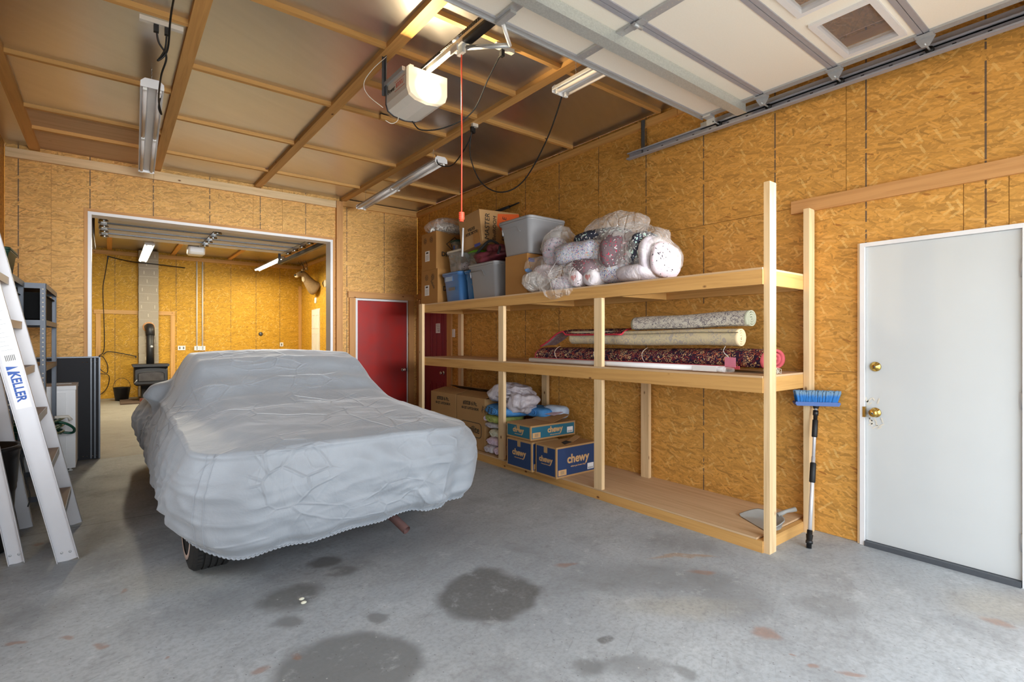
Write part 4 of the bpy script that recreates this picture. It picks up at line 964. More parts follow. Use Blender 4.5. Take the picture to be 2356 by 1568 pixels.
obj('throat_patch', MB().blob(D(-.43, -.06, .12), (.05, .05, .08), .1), 'fur_pale', dr)
for s in (-1, 1):
    obj('eye', MB().blob(D(-.50 + .02 * s, -.055 + .075 * s, .305), (.018, .018, .018), 0), 'black_gloss', dr)
    ear = MB(); c0 = Vector(D(-.40, -.03 + .09 * s, .36)); ear.blob(c0 + Vector((.02, .07 * s, .04)), (.03, .085, .045), .05, rot=.25 * s); obj('ear', ear, 'fur', dr)
    obj('ear_lining', MB().blob(c0 + Vector((.0, .072 * s, .04)), (.02, .065, .03), .05, rot=.25 * s), 'fur_pale', dr)
    an = MB(); b0 = Vector(D(-.42, -.03 + .04 * s, .38))
    main = [b0, b0 + Vector((.04, .07 * s, .07)), b0 + Vector((.05, .15 * s, .14)), b0 + Vector((-.03, .20 * s, .2)), b0 + Vector((-.13, .18 * s, .24))]
    main = [b0 + (q_ - b0) * .8 for q_ in main]; mc = curve(main, 5); an.tube(mc, [.016 - .011 * i / len(mc) for i in range(len(mc))], 7)
    for q, hgt in ((4, .07), (9, .12), (13, .11), (17, .07)): an.tube([mc[q], mc[q] + Vector((-.01, .0, hgt * .5)), mc[q] + Vector((-.03, -.01 * s, hgt))], [.011, .008, .002], 6)
    obj('antler', an, 'antler', dr)
tag(obj('door_chime', MB().rloft(XRR - .02, 14.05, [(2.34, .02, .06, .01), (2.36, .04, .12, .015), (2.48, .04, .12, .015), (2.5, .02, .06, .01)]), 'label_white'), 'small white chime on the wall above the far white door', 'chime')
p = onX(752, 652, XRR); hk = thing('wall_antler_plaque', 'small dark wall ornament right of the deer head', 'ornament', (XRR - .02, p.y, p.z))
obj('plaque', MB().blob((XRR - .04, p.y, p.z), (.03, .09, .1), .2), 'fur_pale', hk); obj('horn', MB().tube([(XRR - .06, p.y + .05, p.z + .08), (XRR - .1, p.y + .02, p.z), (XRR - .06, p.y + .04, p.z - .1)], [.004, .014, .004], 6), 'black', hk)

# ------------------------------------------------------------------ timber shelving along the right wall
SX0, SX1, SY0, SY1 = 3.362, 4.068, 1.65, 6.36
sh = thing('timber_shelving', 'long three-tier shelving of raw studs along the right wall', 'shelving', (3.7, 4.0, 0))
# floor base
m = bx(SX0, SX0 + .038, SY0, SY1, 0, .076); obj('base_rail', m, 'wood_amber', sh)
obj('base_rail', bx(SX1 - .04, SX1, SY0, SY1, 0, .076), 'wood_amber', sh)
for y in (SY0, 3.0, 4.45, SY1 - .04): obj('base_cleat', bx(SX0 + .039, SX1 - .041, y, y + .038, 0, .076, grain=0), 'wood_amber', sh)
for y0, y1 in ((SY0 + .04, 3.98), (3.985, SY1)): obj('base_deck', bx(SX0 + .001, SX1 - .001, y0, y1, .077, .09), 'plywood', sh)
for z0, nm in ((1.045, 'middle'), (1.757, 'top')):
    slope = 0.0
    obj('front_beam', bx(SX0, SX0 + .038, SY0, SY1, z0, z0 + .098), 'wood_amber', sh)
    obj('rear_beam', bx(SX1 - .04, SX1, SY0, SY1, z0, z0 + .098), 'wood_amber', sh)
    for y in (SY0 + .001, 2.86, 4.05, 5.2, SY1 - .04): obj('cross_beam', bx(SX0 + .039, SX1 - .041, y, y + .038, z0, z0 + .098, grain=0), 'wood_amber', sh)
    for y0, y1 in ((SY0 + .002, 4.0), (4.004, SY1)): obj('deck_board', bx(SX0 + .001 if y0 > 3 else SX0 + .001, SX1 - .001, y0, y1, z0 + .0985, z0 + .112), 'plywood', sh)
def stud(*a, mt='wood'): return obj('post', bx(*a, grain=2), mt, sh)
stud(3.376, 3.465, SY0 - .04, SY0 - .001, 0, 2.425)
stud(3.965, 4.054, SY0 - .04, SY0 - .001, 0, 2.34)
for y in (3.045, 4.46): 
    stud(SX0 - .002, SX0 + .036, y, y + .089, .091, 1.044); stud(SX0 - .002, SX0 + .036, y, y + .089, 1.158, 1.756)
stud(SX0 - .04, SX0 - .002, 6.23, 6.32, .0, 1.87)
for y in (3.03, 4.46, 6.30): stud(3.99, 4.028, y, y + .089, .091, 1.044)
for y in (6.33,): stud(3.99, 4.028, y - .03, y + .059, 1.158, 1.756)

ZT, ZM, ZB_ = 1.870, 1.158, .091      # upper surfaces of the three decks
# ---- cardboard boxes
def carton(x0, x1, y0, y1, z0, z1, lab, mat='card', group=None, open_flaps=False, rim=None, cat='box', name='cardboard_box'):
    th = thing(name, lab, cat, ((x0 + x1) / 2, (y0 + y1) / 2, z0), group)
    m = MB()
    if open_flaps:
        t_ = .004
        m.box(x0, x0 + t_, y0, y1, z0, z1, grain=1); m.box(x1 - t_, x1, y0, y1, z0, z1, grain=1); m.box(x0 + t_, x1 - t_, y0, y0 + t_, z0, z1, grain=0); m.box(x0 + t_, x1 - t_, y1 - t_, y1, z0, z1, grain=0); m.box(x0, x1, y0, y1, z0, z0 + t_)
    else: m.box(x0, x1, y0, y1, z0, z1 - .004)
    obj('body', m, mat, th)
    if not open_flaps:
        xm = (x0 + x1) / 2
        obj('flap', bx(x0, xm - .001, y0, y1, z1 - .0038, z1), mat, th); obj('flap', bx(xm + .001, x1, y0, y1, z1 - .0038, z1), mat, th)
    return th
def star(th, y, z, x, r):
    m = MB()
    m.lathe((x, y, z), [(r, 0), (r, -.0012), (r * .9, -.0012), (r * .9, 0)], 28, 'X', cap=False)
    for k in range(5):
        a = k * 2 * math.pi / 5 + .3; b = a + math.pi / 5
        q = [(x - .0012, y + r * .78 * math.cos(a), z + r * .78 * math.sin(a)), (x - .0012, y + r * .4 * math.cos(b - .15), z + r * .4 * math.sin(b - .15)), (x - .0012, y + r * .25 * math.cos(a), z + r * .25 * math.sin(a)), (x - .0012, y + r * .4 * math.cos(a - math.pi / 5 + .15), z + r * .4 * math.sin(a - math.pi / 5 + .15))]
        m.prism(q, (.0012, 0, 0))
    obj('printed_emblem', m, 'print_black', th)
U_Y, V_Z, U_X = (0, -1, 0), (0, 0, 1), (1, 0, 0)
for k, (z0, z1, y0, y1, lab) in enumerate(((ZT, 2.335, 6.0, 6.45, 'brown carton at the corner end of the top shelf, lower of its stack'), (2.337, 2.84, 6.04, 6.44, 'brown carton under the bag of packing peanuts, upper of its stack'))):
    b = carton(3.43, 3.95, y0, y1, z0, z1, lab, 'card_dark')
    star(b, y0 + .30, z1 - .10, 3.4295, .04); star(b, y0 + .13, z1 - .10, 3.4295, .04)
    lb = obj('shipping_label', bx(3.4278, 3.4295, y1 - .22, y1 - .10, z0 + .12, z0 + .26), 'label_white', b)
    obj('label_header', bx(3.4268, 3.4277, y1 - .19, y1 - .13, z0 + .225, z0 + .245), 'print_black', lb)
    for q in range(4): obj('label_line', bx(3.4268, 3.4277, y1 - .20, y1 - .12, z0 + .14 + q * .018, z0 + .144 + q * .018), 'print_grey', lb)
    text('printed_letters', 'DR', .085, 'print_black', b, (3.51, y0 - .0008, z0 + .20), U_X, V_Z, 'LEFT', bold=.002)
    if k: 
        m = MB(); c = (3.72, y0 - .001, z1 - .16)
        for r in (.13, .065):
            n = 4 if r > .1 else 5; pts = [(c[0] + r * math.cos(2 * math.pi * i / n + (0 if n == 4 else math.pi / 2)), c[1], c[2] + r * math.sin(2 * math.pi * i / n + (0 if n == 4 else math.pi / 2)) * (.8 if n == 4 else 1)) for i in range(n)]
            m.tube(pts + [pts[0]], .007, 4)
        obj('printed_emblem', m, 'print_black', b)
    else:
        text('handwriting', 'Salads', .06, 'print_black', b, (3.429, 6.13, z1 - .20), (0, -.6, -.8), (0, -.8, .6))
# packing peanuts in a bag
pb = thing('peanut_bag', 'bag of white packing peanuts on the corner carton', 'bag', (3.68, 6.2, 2.84))
pm = MB(); 
for i in range(900):
    a = random.uniform(0, 6.28); rr = math.sqrt(random.random()); z = random.random()
    k_ = math.sqrt(max(0, 1 - (z * .9) ** 2)); p = Vector((3.66 + .25 * rr * k_ * math.cos(a), 6.15 + .32 * rr * k_ * math.sin(a), 2.855 + .13 * z * (1 - .5 * rr * rr)))
    d = Vector((random.uniform(-1, 1), random.uniform(-1, 1), random.uniform(-1, 1))).normalized() * .017
    pm.tube([p - d, p + d * .1 + Vector((0, 0, .006)), p + d], .011, 5)
tag(obj('packing_peanuts', pm, 'peanut', pb), None)['kind'] = 'stuff'
obj('bag_film', MB().blob((3.66, 6.15, 2.93), (.28, .36, .115), .12, 1.4, 3, 40, 20, .9), 'bag', pb)

def tote(cx, cy, z0, w, d, h, lab, mat, lid=None, lid_t=.025, rot=0, taper=.84, name='storage_tote', group=None, rim=.02):
    th = thing(name, lab, 'tote', (cx, cy, z0), group)
    m = MB(); a = taper; hr = h * .72
    m.rloft(cx, cy, [(z0 + .004, w * a - .02, d * a - .02, .04), (z0, w * a - .03, d * a - .03, .035), (z0 + .003, w * a - .006, d * a - .006, .045), (z0 + .02, w * a, d * a, .05), (z0 + hr, w * (a + (1 - a) * .62), d * (a + (1 - a) * .62), .055), (z0 + hr + .004, w * (a + (1 - a) * .78), d * (a + (1 - a) * .78), .055), (z0 + h - .03, w * .985, d * .985, .06), (z0 + h - .028, w + rim, d + rim, .06), (z0 + h - .012, w + rim, d + rim, .06)], k=6, rot=rot)
    obj('tub', m, mat, th)
    if lid:
        m = MB(); m.rloft(cx, cy, [(z0 + h - .013, w + rim + .012, d + rim + .012, .062), (z0 + h + lid_t - .012, w + rim + .008, d + rim + .008, .06), (z0 + h + lid_t - .008, w + rim - .01, d + rim - .01, .055), (z0 + h + lid_t - .014, w - .02, d - .02, .05)], k=6, rot=rot); obj('lid', m, lid, th)
    return th
# lower pair of totes
bt = tote(3.70, 5.70, ZT, .50, .44, .365, 'mid-blue tote with a creased side, under the clear tub', 'tote_blue', 'tote_blue')
obj('recessed_handle', bx(3.452, 3.458, 5.66, 5.84, ZT + .27, ZT + .33), 'tote_blue', bt)
obj('grey_tape', bx(3.462, 3.466, 5.62, 5.77, ZT + .15, ZT + .19), 'print_grey', bt)
tote(3.72, 5.34, ZT, .46, .22, .36, 'bright azure tote squeezed between blue and grey totes', 'tote_azure', 'tote_azure', name='storage_tote')
ct = tote(3.70, 5.68, 2.262, .42, .38, .26, 'clear tub with white lid standing on the mid-blue tote', 'tub_clear', 'off_white', taper=.88)
obj('dark_sticker', bx(3.492, 3.496, 5.68, 5.75, 2.33, 2.37), 'print_grey', ct)
for i, (x, y, r, mt) in enumerate(((3.62, 5.60, .055, 'cloth_spot'), (3.64, 5.74, .05, 'towel_cream'), (3.76, 5.66, .07, 'towel_pink'), (3.60, 5.68, .05, 'towel_white'))):
    tag(obj('soft_toy', MB().blob((x, y, 2.282 + r), (r, r, r), .15, 3, i, 20, 12), mt), ['spotted', 'cream', 'pink', 'white'][i] + ' soft bundle seen inside the clear tub', 'toy')
sc2 = tote(3.68, 5.86 - .01, 2.536, .2, .16, .15, 'small clear tub with dark teal lid beside the upper carton', 'tub_clear', 'dark_green', taper=.9)
obj('blue_tag', bx(3.585, 3.588, 5.82, 5.86, 2.58, 2.63), 'print_blue', sc2)
gt2 = tote(3.78, 5.385, 2.236, .42, .20, .25, 'tall clear tub with lime green lid behind the grey tote', 'tub_clear', 'lime', taper=.9)
# grey totes
ga = tote(3.69, 4.975, ZT, .52, .57, .40, 'grey lidded tote on the deck under the maroon bag', 'tote_grey', 'tote_grey', taper=.86)
text('handwriting', 'Halloween', .06, 'print_grey', ga, (3.452, 5.1, ZT + .26), U_Y, V_Z); text('handwriting', 'decorations', .05, 'print_grey', ga, (3.455, 5.1, ZT + .19), U_Y, V_Z)
obj('price_label', bx(3.86, 3.91, 4.748, 4.751, ZT + .16, ZT + .26), 'label_white', ga)
def tote_handle(th, x, yc, z, w_=.16):
    m = MB(); P = [(x, yc + w_, z), (x, yc - w_ * .6, z), (x, yc - w_ * .85, z - .055), (x, yc - w_, z - .06)]
    m.tube(P, .004, 5); m.tube([(x, yc + w_, z), (x, yc + w_ * .9, z - .07)], .007, 6); obj('moulded_handle', m, 'tote_grey', th)
tote_handle(ga, 3.432, 5.06, ZT + .33)
crt = carton(3.42, 3.93, 4.13, 4.50, ZT, 2.292, 'tall plain carton holding up the raised grey tote', 'card_dark')
obj('blue_tape', bx(3.44, 3.52, 4.128, 4.1295, 2.205, 2.245), 'tape_blue', crt); obj('blue_bow', MB().blob((3.43, 4.12, 2.11), (.05, .015, .022), .1), 'tote_azure', crt)
gb = tote(3.66, 4.34, 2.295, .50, .54, .37, 'grey lidded tote raised on a carton, highest thing left of the bags', 'tote_grey', 'tote_grey', taper=.82)
tote_handle(gb, 3.42, 4.40, 2.60)
text('handwriting', 'Pump', .045, 'print_black', gb, (3.438, 4.34, 2.50), U_Y, V_Z)
# maroon bag on the grey tote
mb = thing('maroon_duffel', 'crumpled maroon and black cloth bag on the lower grey tote', 'bag', (3.66, 4.95, 2.285))
obj('bag_cloth', MB().blob((3.62, 4.92, 2.365), (.24, .30, .085), .35, 1.6, 5, 48, 24, .9), 'maroon_cloth', mb)
obj('bag_fold', MB().blob((3.58, 4.82, 2.44), (.14, .16, .075), .4, 2.0, 8, 40, 20), 'maroon_cloth', mb)
obj('black_strap', MB().tube(curve([(3.40, 5.08, 2.37), (3.42, 4.96, 2.46), (3.46, 4.84, 2.53), (3.50, 4.72, 2.46), (3.44, 4.66, 2.36)]), .016, 6), 'black', mb)
# large MASTER BEDROOM carton, slightly tilted, resting on tubs
mbx = thing('cardboard_box', 'large moving carton marked in black marker with an orange print, on top of the tubs', 'box', (3.80, 5.2, 2.52))
T = Matrix.Translation((3.46, 5.0, 2.50)) @ Matrix.Rotation(R(-3), 4, 'Y') @ Matrix.Rotation(R(-5), 4, 'X')
m = MB(); m.box(0, .60, 0, .46, .02, .43, mat=T); obj('body', m, 'card', mbx)
m = MB(); m.box(-.003, -.0005, .12, .46, .30, .43, mat=T @ Matrix.Translation((0, 0, .0)) @ Matrix.Rotation(R(9), 4, 'Y')); obj('flap', m, 'card', mbx)
m = MB(); m.box(0, .60, 0, .2, .4305, .434, mat=T); obj('flap', m, 'card', mbx); m = MB(); m.box(0, .60, .205, .46, .4305, .434, mat=T); obj('flap', m, 'card', mbx)
tv = lambda a, b, c: tuple(T @ Vector((a, b, c))); td = lambda a: tuple(T.to_3x3() @ Vector(a))
m = MB(); m.prism([tv(.27, -.001, .40), tv(.599, -.001, .425), tv(.599, -.001, .05), tv(.42, -.001, .05), tv(.24, -.001, .26)], td((0, -.001, 0))); obj('orange_print', m, 'print_orange', mbx)
text('handwriting', 'MASTER', .092, 'print_black', mbx, tv(.095, -.004, .235), td((.14, 0, 1)), td((-1, 0, .14)), sx=.98)
text('handwriting', 'BedROOM', .07, 'print_black', mbx, tv(.20, -.004, .22), td((.16, 0, 1)), td((-1, 0, .16)), sx=.95)
text('handwriting', 'FRAGILE', .082, 'print_black', mbx, tv(.345, -.004, .22), td((.16, 0, 1)), td((-1, 0, .16)), sx=1)
text('printed_words', 'BOOK BOX\nEXTRA', .05, 'print_black', mbx, tv(-.002, .20, .22), td((0, 1, 0)), td((0, 0, -1)), bold=.001)
m = MB(); m.box(-.0025, -.0005, .03, .17, .04, .20, mat=T)
for q in (.06, .09, .12): m.box(-.0035, -.0026, .05, .15, q, q + .006, mat=T)
obj('printed_panel', m, 'card_dark', mbx)
m = MB(); m.box(-.004, -.001, .04, .16, .01, .045, mat=T); obj('blue_tape', m, 'tape_blue', mbx)
pbd = MB(); pbd.tube([tv(-.05, .30, .28), tv(-.06, .36, -.06)], .012, 6); tag(obj('white_rod', pbd, 'white_metal'), 'short white rod leaning on the marked carton', 'rod')
stk = thing('folded_tripod', 'thin black stick poking up behind the marked carton', 'stick', (3.98, 4.9, 2.9))
a = onX(1143, 486, 3.99); b = onX(1172, 475, 3.99); c = onX(1194, 466, 3.99)
obj('shaft', MB().tube([a + (a - b) * 2, a, b], .019, 8), 'black', stk); obj('leg', MB().tube([a + (a - b) * 2, Vector((3.97, (a + (a - b) * 2).y + .05, ZT + .002))], .012, 8), 'black', stk); obj('tip', MB().tube([b, c], [.013, .008], 8), 'black', stk)

# ---- clear bags of pillows
def pillow(c, r, mt, lab, seed, rot=0, amp=.12, p=.75): return tag(obj('pillow', MB().blob(c, r, amp, 1.2, seed, 44, 24, p, rot=rot), mt), lab, 'pillow')
def film(name, c, r, lab, seed, mt='bag', rot=0, extra=(), amp=.22, cat='bag'):
    th = thing(name, lab, cat, (c[0], c[1], c[2] - r[2])); o = obj('bag_film', MB().blob(c, r, amp, 1.5, seed, 72, 40, .85, rot=rot), mt, th)
    for k, (cc, rr, rt) in enumerate(extra): obj('bag_film', MB().blob(cc, rr, amp, 1.7, seed + k + 1, 60, 32, .9, rot=rt), mt, th)
    return th
pillow((3.54, 3.42, 2.20), (.18, .32, .12), 'cloth_multi', 'pillow with a bright multicoloured print, uppermost in the big bag', 1, .1)
pillow((3.62, 3.27, 2.33), (.17, .30, .09), 'cloth_dark', 'dark slate pillow with pale lettering behind the bright one', 2, .15)
pillow((3.52, 3.36, 2.04), (.17, .26, .11), 'cloth_grey', 'grey print pillow below the bright multicoloured one', 3)
pillow((3.56, 2.98, 2.16), (.17, .22, .17), 'cloth_grey', 'tall grey print pillow in the middle of the big bag', 4, .5)
pillow((3.58, 3.02, 1.99), (.16, .20, .10), 'cloth_multi', 'bright print pillow at the bottom front of the big bag', 5)
pillow((3.56, 2.80, 1.96), (.17, .20, .08), 'towel_white', 'plain white pillow low in the big bag', 6)
pillow((3.62, 2.78, 2.15), (.2, .10, .17), 'cloth_dark', 'dark slate pillow standing at the right of the big bag', 7)
pillow((3.60, 2.67, 2.08), (.2, .06, .18), 'towel_white', 'white pillow standing on edge in the big bag', 8)
pillow((3.62, 2.58, 2.05), (.19, .05, .15), 'cloth_spot', 'spotted pillow at the right end of the big bag', 9)
film('clear_bag', (3.66, 3.06, 2.16), (.27, .46, .26), 'big clear plastic bag stuffed with print pillows on the top shelf', 11, extra=[((3.68, 3.16, 2.40), (.22, .34, .16), 0), ((3.66, 2.68, 2.07), (.24, .17, .18), 0)], amp=.13)
pillow((3.58, 3.86, 2.28), (.13, .12, .14), 'cloth_lilac', 'lilac print pillow in the upper left bag', 12)
film('clear_bag', (3.60, 3.84, 2.33), (.17, .17, .2), 'upright clear bag with a lilac pillow beside the raised grey tote', 13)
pillow((3.50, 3.90, 2.08), (.12, .17, .075), 'cloth_spot', 'pink and black spotted pillow under the lilac bag', 14)
film('clear_bag', (3.54, 3.98, 2.13), (.17, .22, .13), 'small clear bag with a spotted pillow against the carton', 15)
film('milky_bag', (3.46, 4.02, 1.99), (.12, .17, .118), 'milky white bag slumped before the small carton', 16, 'bag_white')
c2 = carton(3.50, 3.78, 3.62, 3.86, ZT, 2.08, 'small printed carton between milky and clear bags', 'card_dark')
text('printed_letter', 'D', .06, 'label_white', c2, (3.498, 3.83, 2.02), U_Y, V_Z, bold=.001); obj('printed_square', bx(3.4985, 3.4995, 3.80, 3.855, 1.98, 2.05), 'print_black', c2)
th = thing('clear_bag', 'gathered clear bag sagging over the front edge of the top shelf', 'bag', (3.38, 3.62, 1.80))
obj('bag_film', MB().blob((3.42, 3.60, 1.95), (.13, .33, .17), .25, 1.6, 21, 64, 36, .9), 'bag', th)
gt = MB()
for k in range(26):
    a = k * 2 * math.pi / 26; L = random.uniform(.08, .15); p0 = Vector((3.275, 3.64, 2.0)); p1 = p0 + Vector((.05 + L * .3, L * 1.1 * math.cos(a), L * math.sin(a)))
    gt.tube([p0, (p0 + p1) / 2 + Vector((-.004, 0, 0)), p1], [.003, .004, .001], 4)
obj('gathered_pleat', gt, 'bag', th)['kind'] = 'stuff'
pillow((3.46, 3.58, 1.94), (.09, .2, .07), 'cloth_lilac', 'pale print pillow inside the gathered bag', 22)
for i, (c, lab) in enumerate((((3.39, 3.36, 1.955), 'left of two rolled bundles with heart prints'), ((3.42, 3.21, 1.95), 'right of two rolled bundles with heart prints'))):
    th = thing('rolled_bundle', lab + ' on the shelf edge', 'bundle', (c[0], c[1], ZT))
    m = MB(); m.lathe((c[0] - .06, c[1], c[2]), [(0, 0), (.05, 0), (.072, .012), (.078, .04), (.078, .2), (.05, .25), (0, .25)], 24, 'X'); obj('cloth_roll', m, 'towel_white' if i else 'cloth_spot', th)
    hp_ = []
    for k in range(24):
        a = k * math.pi / 12; hp_.append((c[0] - .0615, c[1] + .0022 * 16 * math.sin(a) ** 3 * .9, c[2] + .0022 * (13 * math.cos(a) - 5 * math.cos(2 * a) - 2 * math.cos(3 * a) - math.cos(4 * a)) * .9))
    obj('heart_print', MB().prism(hp_, (-.001, 0, 0)), flat('heart_red_%d' % i, (176, 58, 60), .7), th)
    obj('bag_film', MB().blob((c[0] + .04, c[1], c[2]), (.125, .09, .083), .1, 2, 30 + i, 40, 24, .8), 'bag', th)

# ---- rugs on the middle shelf
def rolled(name, lab, mt, emt, y0, y1, cx, cz, r, turns, thick, sx=1, sz=1, dz=0, dx=0, extra=None, phase=0, a_end=None):
    th = thing(name, lab, 'rug', (cx, (y0 + y1) / 2, cz - r * sz))
    N = int(turns * 28); ins, outs = [], []
    r0 = r - thick * .5; k = (r0 - .012) / (turns * 2 * math.pi)
    for i in range(N + 1):
        a = i / N * turns * 2 * math.pi; rr = .012 + k * a
        for lst, o in ((ins, -thick * .42), (outs, thick * .42)):
            q = max(.003, rr + o); lst.append((q * math.cos(a + phase) * sx, q * math.sin(a + phase) * sz, a * rr * .5))
    nyn = 13; m = MB()
    def strip(L, mi):
        P = []
        for j in range(nyn):
            t_ = j / (nyn - 1); y = y0 + (y1 - y0) * t_
            for p in L: P.append((cx + p[0] + dx * t_, y, cz + p[1] + dz * t_ + .004 * math.sin(t_ * 9)))
        m.grid(P, len(L), nyn, mi=mi, uvf=lambda i, j: (L[min(i, len(L) - 1)][2], y0 + (y1 - y0) * j / (nyn - 1)))
    strip(ins, 1 if False else 0); strip(outs, 0)
    for (y, t_) in ((y0, 0), (y1, 1)):
        P = [(cx + p[0] + dx * t_, y, cz + p[1] + dz * t_ + .004 * math.sin(t_ * 9)) for p in ins] + [(cx + p[0] + dx * t_, y, cz + p[1] + dz * t_ + .004 * math.sin(t_ * 9)) for p in outs]
        m.grid(P, len(ins), 2, mi=0)
    obj('pile', m, mt, th)
    e = MB()
    for (y, t_) in ((y0, 0), (y1, 1)):
        for d in (0,):
            s_ = -1 if t_ == 0 else 1
            P = []
            for L, o in ((ins, 1.0), (outs, 1.0)):
                for yy in ((y - s_ * .02, y + s_ * .002) if L is outs else (y + s_ * .002, y - s_ * .02)):
                    for p in L:
                        g = 1.004 if L is outs else .996
                        P.append((cx + p[0] * g + dx * t_, yy, cz + p[1] * g + dz * t_ + .004 * math.sin(t_ * 9)))
            n = len(ins); # order: ins(y+), ins(y-), outs(y-), outs(y+)
            rows = [P[n:2 * n], P[0:n], P[3 * n:4 * n], P[2 * n:3 * n]]
            e.grid([p for r_ in rows for p in r_], n, 4, mi=0)
    obj('bound_edge', e, emt, th)['kind'] = 'stuff'; return th
rr = rolled('rolled_rug', 'long dark floral rug with pink edge rolled flat, bottom of the rug pile', 'rug_red', 'rug_edge_red', 1.74, 4.16, 3.73, ZM + .092, .11, 2.6, .022, 1.7, .80, dz=-.02)
obj('fringe', MB(), 'fringe', rr) if False else None
fm = MB()
for i in range(60):
    x = 3.55 + random.random() * .16; z = ZM + random.random() * .03; y = 1.74
    fm.tube([(x, y, z + .015), (x + random.uniform(-.02, .01), y - .03 - random.random() * .03, z + random.uniform(-.01, .02)), (x + random.uniform(-.03, .02), y - .05, ZM + .004 - random.random() * .02)], .0022, 4)
obj('fringe', fm, 'fringe', rr)['kind'] = 'stuff'
# border strip along the lower front and the folded corner sheet
obj('border_strip', MB().box(3.533, 3.541, 1.9, 4.16, ZM + .024, ZM + .048), 'rug_edge_red', rr)
for y in (2.75, 3.3, 3.83): obj('binding_string', MB().tube([(3.73 + .196 * math.cos(a), y + .01 * math.sin(a * 3), ZM + .088 + .098 * math.sin(a)) for a in [2.2 + i * .16 for i in range(12)]], .0022, 5), 'fringe', rr)
rolled('rolled_rug', 'beige rug with faint flowers rolled tight, middle of the rug pile', 'rug_beige', 'rug_edge_cream', 1.93, 3.66, 3.62, ZM + .182 + .066, .07, 3.2, .0115, 1, 1, dz=0, phase=1.2)
rolled('rolled_rug', 'grey-green floral rug rolled and tilted, topmost of the rug pile', 'rug_grey', 'rug_edge_green', 1.88, 2.92, 3.67, ZM + .182 + .136 + .070, .076, 3.2, .0115, 1, .9, dz=-.02, phase=2.6)
# draped corner of another rug over the beige roll
sr = thing('draped_rug', 'thin crimson-edged rug corner folded over the left of the beige roll', 'rug', (3.64, 3.5, 1.40))
zt_ = ZM + .182 + .136
prof2 = [(4.06, ZM + .175), (3.93, ZM + .235), (3.76, zt_ + .004), (3.5, zt_ + .010), (3.2, zt_ + .012), (2.98, zt_ + .012)]
def sheet(off0, off1, mt, nm, x0=3.545, x1=3.82):
    m = MB(); P = []
    pr = curve([(x0, y, z) for y, z in prof2], 6)
    for q in pr:
        for i in range(9):
            t_ = i / 8; x = x0 + (x1 - x0) * t_; drop = (1 - t_) ** 3 * .055 if q.y < 3.7 else (1 - t_) ** 3 * .02
            P.append((x, q.y + .06 * t_, q.z - drop + off0))
    n = len(pr); Q = [(p[0], p[1], p[2] + off1 - off0) for p in P]
    m.grid(P, 9, n, uvf=lambda i, j: (i * .035, j * .035)); m.grid(Q, 9, n, uvf=lambda i, j: (i * .035, j * .035))
    m.v += []; obj(nm, m, mt, sr)
    return pr
pr = sheet(.0, .007, 'rug_under', 'underside'); sheet(.0075, .0105, 'rug_red', 'pile')
e = MB(); e.tube([(3.543, q.y, q.z - (.055 if q.y < 3.7 else .02) + .006) for q in pr] , .0085, 6); e.tube([(3.545 + (.275) * i / 8, 2.98 + .06 * i / 8, prof2[-1][1] - (1 - i / 8) ** 3 * .055 + .006) for i in range(9)], .0085, 6)
obj('crimson_binding', e, 'rug_binding', sr)
cr = thing('curtain_rod_pack', 'long white rod sealed in clear film along the middle shelf front', 'rod', (3.44, 3.0, ZM))
obj('rod', MB().tube([(3.44, 1.96, ZM + .026), (3.43, 4.09, ZM + .026)], .021, 12), 'white_metal', cr)
obj('film_end', MB().blob((3.436, 1.95, ZM + .024), (.03, .06, .02), .1, 2, 4, 16, 16, .6), 'bag', cr)
obj('product_label', bx(3.404, 3.4055, 2.0, 2.19, ZM + .008, ZM + .044), 'label_white', cr)
tg = thing('paper_tag', 'pink paper tag tied with white string to the dark floral rug', 'tag', (3.50, 1.97, ZM + .03))
T = Matrix.Translation((3.50, 1.95, ZM + .075)) @ Matrix.Rotation(R(-20), 4, 'Z')
m = MB(); m.box(-.001, .001, -.055, .055, -.035, .035, mat=T); obj('card', m, 'pink_paper', tg)
obj('string', MB().tube(curve([(3.50, 1.96, ZM + .11), (3.50, 2.0, ZM + .15), (3.56, 2.02, ZM + .188)]), .002, 5), 'label_white', tg)

